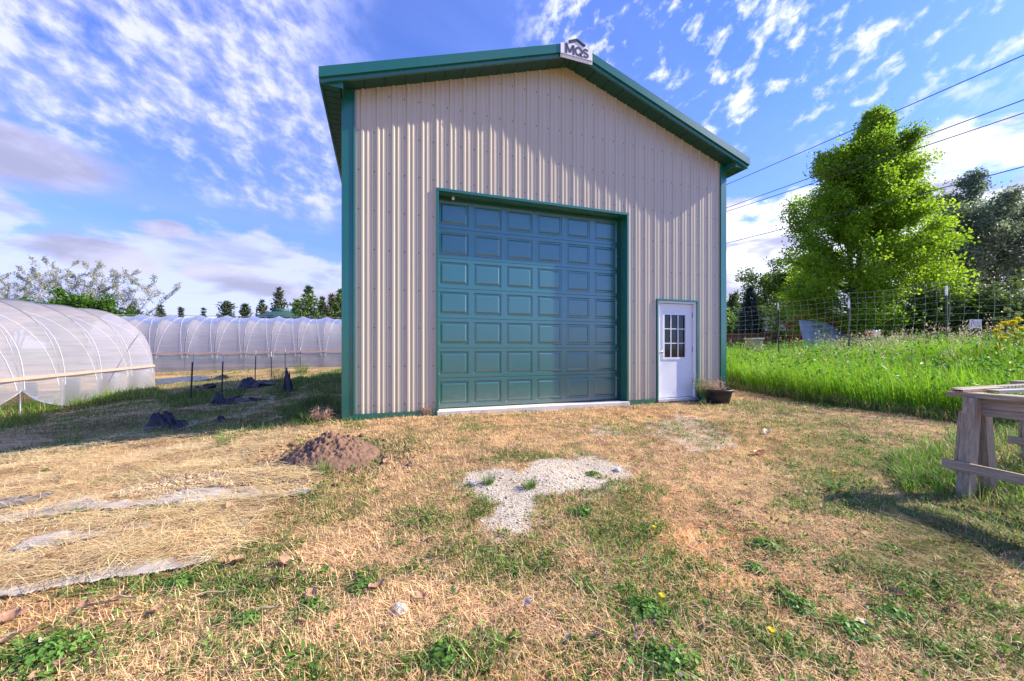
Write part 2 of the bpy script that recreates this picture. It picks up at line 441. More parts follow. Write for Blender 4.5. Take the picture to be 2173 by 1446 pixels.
# ------------------------------------------------------------------ ground zones (traced on the ground itself)
SAND = ppoly([(985, 1003), (1050, 988), (1130, 995), (1165, 973), (1260, 972), (1335, 1010), (1290, 1030), (1180, 1052), (1122, 1056), (1116, 1100), (1104, 1140), (1062, 1150), (1022, 1116), (1050, 1078), (1010, 1050)])
SAND2 = ppoly([(1225, 912), (1270, 902), (1320, 912), (1290, 926), (1240, 926)])
SAND3 = ppoly([(1370, 900), (1440, 880), (1520, 900), (1560, 950), (1450, 958), (1390, 930)])
STRAW = ppoly([(-260, 930), (60, 925), (250, 930), (420, 918), (590, 930), (640, 985), (680, 1040), (560, 1105), (530, 1190), (300, 1232), (-260, 1300)])
FAB_A = [(-60, 1108), (60, 1088), (130, 1068), (190, 1058), (240, 1072), (330, 1060), (400, 1044), (450, 1037), (520, 1036), (570, 1045), (655, 1040), (668, 1047), (560, 1060), (420, 1070), (250, 1086), (100, 1102), (-60, 1120)]
FAB_B = [(20, 1168), (60, 1146), (130, 1132), (230, 1127), (320, 1114), (335, 1122), (250, 1137), (150, 1157), (60, 1174)]
FAB_B2 = [(492, 1122), (512, 1110), (548, 1106), (532, 1120)]
FAB_C = [(-100, 1285), (0, 1258), (90, 1238), (200, 1215), (260, 1200), (350, 1190), (440, 1188), (462, 1196), (390, 1212), (260, 1234), (120, 1254), (-60, 1290)]
FAB_D = [(-60, 1074), (20, 1060), (80, 1054), (118, 1046), (95, 1062), (20, 1078), (-60, 1094)]
FABS = [ppoly(p) for p in (FAB_A, FAB_B, FAB_B2, FAB_C, FAB_D)]
TALL = ppoly([(1538, 812), (1600, 828), (1700, 848), (1800, 862), (1900, 874), (2010, 886), (2173, 900), (2500, 930)]) + [(16, 8.5, 0), (19, 18, 0), (7.0, 21, 0), (4.6, 16, 0)]

BLOBS = []
for (px, py, rx, ry, w) in ((1060, 1080, 150, 40, .8), (925, 1095, 90, 30, .8), (850, 935, 60, 25, .5), (1105, 970, 70, 16, .8), (1040, 1165, 120, 40, .6), (940, 1010, 70, 20, .4),
        (1010, 905, 60, 14, .4), (1380, 905, 200, 16, .35), (1230, 1085, 70, 25, .5), (1780, 1020, 60, 30, .9), (1950, 1000, 120, 60, .95), (2080, 1120, 160, 60, .8), (2000, 1280, 160, 60, .55),
        (1900, 1230, 90, 50, .6), (2100, 1380, 160, 80, .7), (1640, 1160, 60, 25, .7), (1560, 1290, 120, 40, .5), (1650, 1370, 150, 50, .6), (1380, 1290, 110, 40, .75), (1440, 1400, 200, 50, .6),
        (960, 1400, 130, 40, .8), (760, 1240, 70, 30, .7), (640, 1290, 90, 40, .6), (450, 1240, 300, 18, .9), (120, 1250, 200, 20, .7), (280, 1090, 200, 14, .85), (480, 1068, 150, 10, .7), (110, 1395, 160, 50, .9),
        (500, 1390, 200, 40, .35), (730, 1020, 60, 30, .5), (690, 1080, 80, 40, .45), (1700, 900, 150, 18, .6), (1830, 930, 120, 20, .6), (1600, 860, 120, 14, .7), (1740, 860, 140, 10, .9), (1250, 1240, 60, 30, .4),
        (170, 880, 180, 40, .75), (330, 850, 120, 30, .8), (480, 900, 120, 25, .5), (620, 870, 110, 25, .7), (680, 820, 70, 40, .95), (560, 830, 90, 20, .7), (300, 845, 220, 12, .9), (60, 860, 120, 20, .9), (420, 815, 60, 14, .7), (250, 900, 120, 14, .6)):
    x, y, _ = G(px, py)
    _, y2, _ = G(px, py - ry)
    BLOBS.append((x, y, max(.08, rx / F * y), max(.08, y2 - y), w))

def greenness(x, y):
    n = fbm(x, y, 1.3, 3, 4); n2 = fbm(x, y, 4.5, 9, 3)
    g = np.clip((n - .52) * 3.0 + .06, 0, .55)
    for (bx, by, rx, ry, w) in BLOBS:
        e = np.exp(-(((x - bx) / rx) ** 2 + ((y - by) / ry) ** 2) * .8)
        g = np.maximum(g, w * e * (.55 + .9 * n2))
    g = g + np.clip((x - 1.8) / 6, 0, .18) * (y < 6)
    return np.clip(g * (.6 + .8 * n2), 0, 1)

def jit(x, y, a=.09, s=7.0):
    return x + a * (fbm(x, y, s, 21, 3) - .5) * 2, y + a * (fbm(x, y, s, 31, 3) - .5) * 2
def zones(x, y):
    jx, jy = jit(*jit(x, y, .16, 3.2), .06, 14)
    sand = inpoly(jx, jy, SAND) & (fbm(x, y, 9, 141, 3) + .9 * (fbm(x, y, 2.1, 143, 2) - .5) > .22)
    jx2, jy2 = jit(x, y, .25, 4)
    faint = (inpoly(*jit(x, y, .42, 5), SAND) & ~sand) | inpoly(jx2, jy2, SAND2) | inpoly(jx2, jy2, SAND3)
    straw = inpoly(jx2, jy2, STRAW)
    fab = np.zeros(x.shape, bool)
    for p in FABS: fab |= inpoly(x, y, p)
    u, v = uv_of(x, y)
    barn = (u > -.02) & (u < BW + .02) & (v > -.04) & (v < BL)
    tall = inpoly(jx2, jy2, TALL)
    return sand, faint, straw, fab, barn, tall

def build_ground():
    def axis(lo_, hi_, step, far_lo, far_hi, k):
        a = list(np.arange(lo_, hi_, step)); s = step; p = a[-1]
        while p < far_hi: s *= k; p += s; a.append(p)
        s = step; p = a[0]
        while p > far_lo: s *= k; p -= s; a.insert(0, p)
        return np.array(a)
    X = axis(-6, 6, .05, -900, 900, 1.07); Y = axis(.6, 8.5, .045, -250, 1400, 1.06)
    gx, gy = np.meshgrid(X, Y)
    x, y = gx.ravel(), gy.ravel()
    z = gz(x, y)
    sand, faint, straw, fab, barn, tall = zones(x, y)
    n1 = fbm(x, y, 2.3, 1, 4); n2 = fbm(x, y, 9, 2, 3); g = greenness(x, y)
    tan = np.array((.56, .365, .18)); soil = np.array((.27, .165, .09)); grn = np.array((.10, .125, .035))
    t = np.clip((n2 - .38) * 3.5, 0, 1)[:, None]
    c = soil * (1 - t) + tan * t
    c = c * (1 - .75 * g[:, None]) + grn * .75 * g[:, None]
    st = np.array((.52, .355, .19)) * (.65 + .7 * n2[:, None])
    k = (straw * .85)[:, None]; c = c * (1 - k) + st * k
    k = (faint * np.clip((n2 - .3) * 2.5, 0, .8))[:, None]; c = c * (1 - k) + np.array((.52, .42, .33)) * k
    k = (sand * (.85 + .15 * n2))[:, None]; c = c * (1 - k) + np.array((.58, .51, .42)) * (.75 + .4 * n1[:, None]) * k
    k = (tall * .9)[:, None]; c = c * (1 - k) + np.array((.07, .09, .025)) * k
    far = np.clip((y - 22) / 20, 0, 1)[:, None]; c = c * (1 - far) + np.array((.10, .14, .04)) * far
    nx, ny = len(X), len(Y)
    i = (np.arange(ny - 1)[:, None] * nx + np.arange(nx - 1)[None, :]).ravel()
    T = np.stack([i, i + 1, i + nx + 1, i + nx], 1)
    m = bpy.data.materials.new('ground_soil'); m.use_nodes = True
    N, L = m.node_tree.nodes, m.node_tree.links; p = N['Principled BSDF']; p.inputs['Roughness'].default_value = .95; p.inputs['Specular IOR Level'].default_value = .15
    a = N.new('ShaderNodeAttribute'); a.attribute_name = 'col'
    tc = N.new('ShaderNodeTexCoord')
    n = N.new('ShaderNodeTexNoise'); n.inputs['Scale'].default_value = 55; n.inputs['Detail'].default_value = 6; n.inputs['Roughness'].default_value = .7; L.new(tc.outputs['Object'], n.inputs[0])
    r = N.new('ShaderNodeMapRange'); L.new(n.outputs['Fac'], r.inputs[0]); r.inputs[1].default_value = .3; r.inputs[2].default_value = .7; r.inputs[3].default_value = .6; r.inputs[4].default_value = 1.35
    mx = N.new('ShaderNodeVectorMath'); mx.operation = 'MULTIPLY'; L.new(a.outputs['Color'], mx.inputs[0])
    L.new(r.outputs[0], mx.inputs[1]); L.new(mx.outputs[0], p.inputs['Base Color'])
    b = N.new('ShaderNodeBump'); b.inputs['Strength'].default_value = .8; b.inputs['Distance'].default_value = .02; L.new(n.outputs['Fac'], b.inputs['Height']); L.new(b.outputs[0], p.inputs['Normal'])
    o = np_mesh('ground', np.stack([x, y, z], 1), T, c, m, smooth=True)
    tag(o, 'dry mown ground with worn bare patches around the barn', kind='structure')
build_ground()

# ------------------------------------------------------------------ the barn
barn = empty('pole_barn', BO, BA, 'tall beige ribbed metal barn with green trim, roll door and gable roof', 'barn')
WT = lambda u: 5.0 + .33 * min(u, BW - u)          # soffit line on the gable
RT = lambda u: 5.135 + .339 * min(u, BW - u)       # top of the roof
GU0, GU1, GH = 1.42, 5.10, 3.69                    # garage opening
EU0, EU1, EH = 5.80, 6.82, 2.06                    # entry door opening
PROF = [(-.026, 0), (-.012, .019), (.012, .019), (.026, 0), (.061, 0), (.067, .006), (.083, .006), (.089, 0), (.139, 0), (.145, .006), (.161, .006), (.167, 0)]
def siding(name, W, ztop, holes, u0, place, z0=.05, screws=True):
    per = .2286; pts = []
    k = -2
    while k * per + u0 < W + per:
        for du, h in PROF: pts.append((u0 + k * per + du, h))
        k += 1
    def hh(u):
        for (a, ha), (b, hb) in zip(pts, pts[1:]):
            if a <= u <= b: return ha + (hb - ha) * (u - a) / max(1e-9, b - a)
        return 0
    cuts = [0, W, W / 2] + [q for h in holes for q in h[:2]]
    us = sorted(set([round(p[0], 5) for p in pts if 0 < p[0] < W] + [round(c, 5) for c in cuts]))
    mb = MB()
    for a, b in zip(us, us[1:]):
        if b - a < 1e-5: continue
        lo_a = lo_b = z0
        for (q0, q1, hz) in holes:
            if a >= q0 - 1e-4 and b <= q1 + 1e-4: lo_a = lo_b = hz
        mb.poly([place(a, hh(a), lo_a), place(b, hh(b), lo_b), place(b, hh(b), ztop(b)), place(a, hh(a), ztop(a))])
    if screws:
        k = 0
        while u0 + k * per - .055 < W:
            uc = u0 + k * per - .055
            for zc in np.arange(.18, 6.3, .61):
                if uc < .06 or uc > W - .05 or zc > ztop(uc) - .1: continue
                if any(q0 - .05 < uc < q1 + .05 and zc < hz + .06 for q0, q1, hz in holes): continue
                rr = .0105
                ring = [place(uc + rr * math.cos(t * math.pi / 3), .008, zc + rr * math.sin(t * math.pi / 3)) for t in range(6)]
                back = [place(uc + rr * 1.2 * math.cos(t * math.pi / 3), .0005, zc + rr * 1.2 * math.sin(t * math.pi / 3)) for t in range(6)]
                mb.poly(ring, 1)
                for t in range(6): mb.poly([back[t], back[(t + 1) % 6], ring[(t + 1) % 6], ring[t]], 1)
            k += 1
    return mb.build(name, [m_siding, m_screw], barn)
siding('front_wall', BW, WT, [(GU0, GU1, GH), (EU0, EU1, EH)], .27, lambda u, h, z: (u, -h, z))
siding('side_wall', BL, lambda u: 4.9, [], .2, lambda u, h, z: (-h, BL - u, z))
siding('side_wall', BL, lambda u: 4.9, [], .2, lambda u, h, z: (BW + h, u, z))
siding('back_wall', BW, WT, [], .2, lambda u, h, z: (BW - u, BL + h, z), screws=False)
mb = MB()                                          # floor slab inside and under the doors
mb.box((.02, .05, -.3), (BW - .02, BL - .05, .035))
mb.box((GU0 - .01, -.10, -.3), (GU1 + .0, .049, .045))
mb.build('floor_slab', m_conc, barn, .006)

def roof_side(sgn):
    f = (lambda u: u) if sgn < 0 else (lambda u: BW - u)
    mb = MB(); e, d = .28, .35
    P = lambda u, v, dz=0: (f(u), v, 5.135 + .339 * u + dz)
    a, b, c, dd = P(-e, -d + .005), P(BW / 2, -d + .005), P(BW / 2, BL + d), P(-e, BL + d)
    lo_ = lambda p: (p[0], p[1], p[2] - .03)
    mb.poly([a, b, c, dd]); mb.poly([lo_(dd), lo_(c), lo_(b), lo_(a)]); mb.poly([lo_(a), lo_(b), b, a]); mb.poly([lo_(dd), dd, c, lo_(c)]); mb.poly([lo_(a), a, dd, lo_(dd)])
    v = -d + .12
    while v < BL + d:
        mb.grid([[P(-e, v - .022, .001), P(-e, v - .010, .02), P(-e, v + .010, .02), P(-e, v + .022, .001)], [P(BW / 2 - .1, v - .022, .001), P(BW / 2 - .1, v - .01, .02), P(BW / 2 - .1, v + .01, .02), P(BW / 2 - .1, v + .022, .001)]], smooth=False)
        v += .2286
    o = mb.build('roof_panel', m_roof, barn)
    # rake trim on the front
    mb = MB()
    def rake(top, bot, v0, v1, ua, uz):
        q = [[(f(u), v, 5.135 + .339 * u + dz) for (v, dz) in ((v0, top), (v0, bot), (v1, bot), (v1, top))] for u in (ua, uz)]
        for i in range(4):
            j = (i + 1) % 4
            mb.poly([q[0][i], q[0][j], q[1][j], q[1][i]])
        mb.poly(q[0]); mb.poly(q[1][::-1])
    rake(.022, -.125, -d - .025, -d + .02, -e - .012, BW / 2)
    mb.build('rake_trim', m_trim, barn)
    mb = MB(); rake(-.127, -.185, -d + .008, -d + .05, -e + .0, BW / 2)
    for k in range(7):
        u = .25 + k * .58
        mb.box((f(u) - .006, -d + .004, 5.135 + .339 * u - .150), (f(u) + .006, -d + .009, 5.135 + .339 * u - .138), 1)
    mb.build('rake_channel', [m_trim, m_screw], barn)
    # rake soffit boards
    mb = MB(); u = -.0; k = 0
    while u < BW / 2 - .02:
        u2 = min(u + .305, BW / 2)
        q = []
        for vv in (-d + .045, .02):
            for uu in (u + .005, u2 - .005): q.append((f(uu), vv, 5.0 + .33 * uu))
        a0, a1, b0, b1 = q
        up = lambda p: (p[0], p[1], p[2] + .012)
        mb.poly([a0, a1, b1, b0]); mb.poly([a0, a1, up(a1), up(a0)]); mb.poly([b0, b1, up(b1), up(b0)]); mb.poly([a0, b0, up(b0), up(a0)]); mb.poly([a1, b1, up(b1), up(a1)])
        u = u2
    mb.poly([(f(0), -d + .04, 5.02), (f(BW / 2), -d + .04, 5.02 + .33 * BW / 2), (f(BW / 2), .03, 5.02 + .33 * BW / 2), (f(0), .03, 5.02)], 1)
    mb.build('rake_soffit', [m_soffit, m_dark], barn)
    # eave: fascia, level soffit, boxed return at the gable
    mb = MB(); x0, x1 = f(-e - .012), f(-e + .02)
    mb.box((min(x0, x1), -d + .03, 4.865), (max(x0, x1), BL + d, 5.035)); mb.build('eave_fascia', m_trim, barn)
    mb = MB(); v = -d + .05
    while v < BL + d:
        x0, x1 = f(-e + .022), f(-.024)
        mb.box((min(x0, x1), v + .006, 4.880), (max(x0, x1), v + .146, 4.892)); v += .152
    mb.poly([(f(-e + .02), -d + .05, 4.9), (f(0), -d + .05, 4.9), (f(0), BL + d, 4.9), (f(-e + .02), BL + d, 4.9)], 1)
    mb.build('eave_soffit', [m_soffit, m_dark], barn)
    mb = MB()
    pr = [(-e - .0, 4.865), (.02, 4.865), (.02, 5.00), (-e, 4.91)]
    fr = [(f(u), -d + .052, z) for u, z in pr]; bk = [(f(u), -d + .075, z) for u, z in pr]
    mb.poly(fr); mb.poly(bk[::-1])
    for i in range(4): mb.poly([fr[i], fr[(i + 1) % 4], bk[(i + 1) % 4], bk[i]])
    x0, x1 = f(.003), f(.02)
    mb.box((min(x0, x1), -d + .08, 4.865), (max(x0, x1), -.04, 4.998))
    mb.build('eave_return', m_trim, barn)
roof_side(-1); roof_side(1)
mb = MB()                                          # ridge cap
for s in (-1, 1):
    q = [(BW / 2, 0), (BW / 2 + s * .2, -.068)]
    mb.poly([(q[0][0], -.36, RT(BW / 2) + .03), (q[1][0], -.36, RT(BW / 2) - .068 + .03), (q[1][0], BL + .36, RT(BW / 2) - .068 + .03), (q[0][0], BL + .36, RT(BW / 2) + .03)])
mb.build('ridge_cap', m_trim, barn)

# corner posts, base trim, opening trim
mb = MB(); mb.box((-.022, -.032, .0), (.14, .14, 5.02)); mb.box((.14, -.045, .07), (.168, -.002, 5.03)); mb.build('corner_trim', m_trim, barn, .004)
mb = MB(); mb.box((BW - .115, -.034, .0), (BW + .022, .14, 5.02)); mb.box((BW - .14, -.045, .05), (BW - .115, -.002, 5.02)); mb.build('corner_trim', m_trim, barn, .004)
for a, b in ((.141, GU0 - .021), (GU1 + .021, EU0 - .03), (EU1 + .03, BW - .142)):
    mb = MB(); mb.box((a, -.03, -.05), (b, .02, .062)); mb.build('base_trim', m_trim, barn)
mb = MB()
mb.box((GU0 - .02, -.034, 0.0), (GU0 + .022, .30, GH - .028)); mb.box((GU1 - .022, -.034, 0.0), (GU1 + .02, .30, GH - .028)); mb.box((GU0 - .02, -.036, GH - .026), (GU1 + .02, .30, GH + .02))
mb.build('door_opening_trim', m_trim, barn, .003)

# sectional door
def splash(m, hi, amt, col=(.40, .31, .22)):
    """dust and mud splashed up the foot of a painted metal sheet, ragged along its top"""
    N, L = m.node_tree.nodes, m.node_tree.links; p = N['Principled BSDF']; src = p.inputs['Base Color'].links[0].from_socket
    tc = N.new('ShaderNodeTexCoord'); sp = N.new('ShaderNodeSeparateXYZ'); L.new(tc.outputs['Object'], sp.inputs[0])
    n = N.new('ShaderNodeTexNoise'); n.inputs['Scale'].default_value = 9; n.inputs['Detail'].default_value = 8; n.inputs['Roughness'].default_value = .75; L.new(tc.outputs['Object'], n.inputs[0])
    a = N.new('ShaderNodeMath'); a.operation = 'MULTIPLY_ADD'; L.new(n.outputs['Fac'], a.inputs[0]); a.inputs[1].default_value = -hi * 1.6; L.new(sp.outputs[2], a.inputs[2])
    r = N.new('ShaderNodeMapRange'); L.new(a.outputs[0], r.inputs[0]); r.inputs[1].default_value = -hi * .9; r.inputs[2].default_value = -hi * .1; r.inputs[3].default_value = amt; r.inputs[4].default_value = 0
    mx = N.new('ShaderNodeMix'); mx.data_type = 'RGBA'; L.new(r.outputs[0], mx.inputs[0]); L.new(src, mx.inputs[6]); mx.inputs[7].default_value = (*col, 1); L.new(mx.outputs[2], p.inputs['Base Color'])
splash(m_siding, .35, .55)
gd = empty('garage_door', (GU0 + .024, .25, .05)); gd.parent = barn
DW = GU1 - GU0 - .048; SH = (GH - .028 - .055) / 7
m_gdoor = M('door_paint', (.006, .125, .108), rough=.34, spec=.8, var=.05, vscale=5, bump=.05, bscale=160, coat=1.0)
m_gdoor.node_tree.nodes['Principled BSDF'].inputs['Coat IOR'].default_value = 1.8
m_gdoor.node_tree.nodes['Principled BSDF'].inputs['Coat Roughness'].default_value = .22
splash(m_gdoor, .5, .35, (.22, .20, .16))
def section(k):
    mb = MB(); z0, z1 = k * SH + .003, (k + 1) * SH - .003
    pw, ph = DW / 6, SH
    us = [0.0]
    for i in range(6): us += [i * pw + .047, (i + 1) * pw - .047]
    us.append(DW); zs = [z0, z0 + .062, z1 - .056, z1]
    for i in range(len(us) - 1):
        for j in range(3):
            a, b, c, d = us[i], us[i + 1], zs[j], zs[j + 1]
            if j == 1 and i % 2 == 1:
                rings = []
                for ins, dep in ((0, 0), (.012, .015), (.030, .015), (.056, .001)):
                    rings.append([(a + ins, dep, c + ins), (b - ins, dep, c + ins), (b - ins, dep, d - ins), (a + ins, dep, d - ins)])
                for r0, r1 in zip(rings, rings[1:]):
                    for q in range(4): mb.poly([r0[q], r0[(q + 1) % 4], r1[(q + 1) % 4], r1[q]])
                mb.poly(rings[-1])
            else: mb.poly([(a, 0, c), (b, 0, c), (b, 0, d), (a, 0, d)])
    for zz, s in ((z0, 1), (z1, -1)):               # rounded lip where sections meet
        mb.grid([[(0, 0, zz), (DW, 0, zz)], [(0, .004, zz - .002 * s), (DW, .004, zz - .002 * s)], [(0, .03, zz - .0025 * s), (DW, .03, zz - .0025 * s)]], smooth=False)
    return mb.build('door_section', m_gdoor, gd)
for k in range(7): section(k)
mb = MB(); mb.box((0, .031, 0), (DW, .05, 7 * SH)); mb.build('door_backing', m_dark, gd)
mb = MB(); mb.box((.0, -.002, -.012), (DW, .02, .001)); mb.build('bottom_seal', m_black, gd)
mb = MB()
mb.box((DW - .028, -.05, 0), (DW - .0, -.004, 7 * SH)); mb.box((0, -.02, 7 * SH - .03), (DW - .03, -.003, 7 * SH + .004))
mb.build('weather_strip', M('weather_strip', (.01, .07, .055), rough=.5, var=.1), gd)
for z in (1.0, 1.92, 2.85, .42):
    mb = MB(); mb.box((DW - .05, -.03, z), (DW - .03, -.004, z + .03)); mb.build('door_clip', m_metal, gd)
# little lamp in the head of the opening
bl = empty('sensor_lamp', (0, 0, 0)); bl.parent = barn
mb = MB(); mb.lathe([(.0, .0), (.02, .0), (.02, -.035), (.0, -.036)], 12, (1.70, .08, GH - .027)); mb.build('lamp_base', m_metal, bl)
mb = MB(); mb.lathe([(.012, -.034), (.024, -.05), (.026, -.064), (.018, -.08), (.0, -.086)], 14, (1.70, .08, GH - .027)); mb.build('bulb', m_bulb, bl)

# entry door
ed = empty('entry_door', (EU0, 0, 0)); ed.parent = barn
EW = EU1 - EU0
mb = MB(); mb.box((-.012, -.035, .03), (.02, .10, EH - .022)); mb.box((EW - .02, -.035, .03), (EW + .012, .10, EH - .022)); mb.box((-.012, -.037, EH - .02), (EW + .012, .10, EH + .012))
mb.build('door_trim', m_trim, ed)
mb = MB(); mb.box((.021, -.012, .06), (.055, .12, EH - .062)); mb.box((EW - .062, -.012, .06), (EW - .021, .12, EH - .062)); mb.box((.021, -.012, EH - .06), (EW - .021, .12, EH - .023))
mb.build('door_frame', m_white, ed, .003)
mb = MB(); mb.box((.0, -.06, .0), (EW, .14, .055)); mb.build('threshold', M('aluminium_sill', (.62, .62, .64), rough=.4, metal=.5, var=.05), ed, .004)
d0, d1, dz0, dz1 = .06, EW - .068, .066, EH - .068
w0, w1 = d0 + .165, d0 + (d1 - d0) * .80; wz0, wz1 = dz1 - 1.11, dz1 - .22
mb = MB(); v0, v1 = .055, .10
mb.box((d0, v0, dz0), (d1, v1, wz0)); mb.box((d0, v0, wz1), (d1, v1, dz1)); mb.box((d0, v0, wz0 + .0005), (w0, v1, wz1 - .0005)); mb.box((w1, v0, wz0 + .0005), (d1, v1, wz1 - .0005))
mb.build('door_leaf', m_white, ed)
win = MB(); t = .034
win.box((w0 - t, v0 - .014, wz0 - t), (w1 + t, v0 - .001, wz0 + .008)); win.box((w0 - t, v0 - .014, wz1 - .008), (w1 + t, v0 - .001, wz1 + t))
win.box((w0 - t, v0 - .013, wz0 + .009), (w0 + .008, v0 - .001, wz1 - .009)); win.box((w1 - .008, v0 - .013, wz0 + .009), (w1 + t, v0 - .001, wz1 - .009))
for i in (1, 2):
    c = w0 + (w1 - w0) * i / 3; win.box((c - .009, v0 + .002, wz0 + .01), (c + .009, v0 + .02, wz1 - .01))
    c = wz0 + (wz1 - wz0) * i / 3; win.box((w0 + .01, v0 + .004, c - .009), (w1 - .01, v0 + .018, c + .009))
win.build('window_frame', m_white, ed)
mb = MB(); mb.box((w0 - .01, v0 + .024, wz0 - .01), (w1 + .01, v0 + .030, wz1 + .01)); mb.build('window_pane', m_glass, ed)
mb = MB(); kx, kz = d0 + .06, 1.0
prof = [(.031, 0), (.031, .006), (.012, .012), (.012, .035), (.026, .045), (.030, .058), (.024, .072), (.0, .076)]
mb.grid([[(kx + r * math.cos(a * math.pi / 8), v0 - h - .0005, kz + r * math.sin(a * math.pi / 8)) for a in range(16)] for r, h in prof], close=True)
mb.build('door_knob', M('knob_steel', (.55, .53, .5), rough=.25, metal=1, var=0), ed)
for z in (.3, 1.0, 1.72):
    mb = MB(); mb.tube([(d1 + .004, v0 - .006, z), (d1 + .004, v0 - .006, z + .1)], .007, 8); mb.build('hinge', m_metal, ed)

# ridge sign
sg = empty('ridge_sign', (BW / 2, -.385, 0)); sg.parent = barn
hw = .31; zb, zt = 6.165, 6.345
mb = MB()
pr = [(-hw, zb), (hw, zb), (hw, zt), (0, zt + hw * .339), (-hw, zt)]
fr = [(a, -.006, z) for a, z in pr]; bk = [(a, .004, z) for a, z in pr]
mb.poly(fr); mb.poly(bk[::-1])
for i in range(5): mb.poly([fr[i], fr[(i + 1) % 5], bk[(i + 1) % 5], bk[i]])
mb.box((-hw, -.002, zb - .055), (hw, .012, zb - .001)); mb.box((-hw, -.016, zb - .004), (hw, -.007, zb + .006), 1)
for s in (-1, 1): mb.box((s * (hw - .02) - .006, -.006, zb - .035), (s * (hw - .02) + .006, -.0025, zb - .023), 2)
mb.build('sign_plate', [m_sign, M('sign_edge', (.52, .44, .36), rough=.5, var=.05), m_screw], sg)
mb = MB()                                          # bold letters M Q S, 4 mm proud of the plate
def stroke(pts, w):
    """flat thick stroke with mitred joints"""
    n = len(pts); L_, R_ = [], []
    for i in range(n):
        p, q = Vector(pts[max(0, i - 1)]), Vector(pts[min(n - 1, i + 1)]); d = (q - p).normalized(); nn = Vector((-d.y, d.x)); L_.append(Vector(pts[i]) + nn * w / 2); R_.append(Vector(pts[i]) - nn * w / 2)
    for i in range(n - 1):
        quad = [L_[i], L_[i + 1], R_[i + 1], R_[i]]
        f_ = [(p.x, -.0105, p.y) for p in quad]; b_ = [(p.x, -.0065, p.y) for p in quad]
        mb.poly(f_); 
        for k in range(4): mb.poly([f_[k], f_[(k + 1) % 4], b_[(k + 1) % 4], b_[k]])
lb, lh = zb + .022, .168
x0 = -.225
stroke([(x0 + .019, lb), (x0 + .019, lb + lh)], .038); stroke([(x0 + .161, lb), (x0 + .161, lb + lh)], .038)
stroke([(x0 + .024, lb + lh - .004), (x0 + .09, lb + .03)], .036); stroke([(x0 + .156, lb + lh - .004), (x0 + .09, lb + .03)], .0355)
stroke([(.037 + .062 * math.cos(t), lb + lh / 2 + (lh / 2 - .018) * math.sin(t)) for t in np.linspace(0, 2 * math.pi, 25)], .036)
stroke([(.050, lb + .055), (.112, lb - .012)], .032)
cx_, r1 = .178, lh / 4 - .009
arc = [(cx_ + .043 * math.cos(t), lb + lh - .018 - r1 + r1 * math.sin(t)) for t in np.linspace(.35, 1.5 * math.pi, 14)] + [(cx_ + .043 * math.cos(t), lb + .018 + r1 + r1 * math.sin(t)) for t in np.linspace(.5 * math.pi, -math.pi + .35, 14)]
stroke(arc, .036)
mb.build('sign_letters', m_ink, sg)
mb = MB()                                          # small house-roof emblem over the letters
for (dz, th, x0, mi) in ((.034, .022, .165, 0), (.010, .024, .150, 1)):
    pk = zt + hw * .339 + dz
    for s in (-1, 1):
        a = [(0, pk), (s * x0, pk - x0 * .44), (s * x0, pk - x0 * .44 - th), (0, pk - th)]
        f_ = [(p, -.022 + mi * .004, q) for p, q in a]; b_ = [(p, -.009, q) for p, q in a]
        mb.poly(f_, mi); mb.poly(b_, mi)
        for i in range(4): mb.poly([f_[i], f_[(i + 1) % 4], b_[(i + 1) % 4], b_[i]], mi)
mb.build('sign_emblem', [M('emblem_green', (.03, .06, .05), rough=.5, var=0), m_ink], sg)

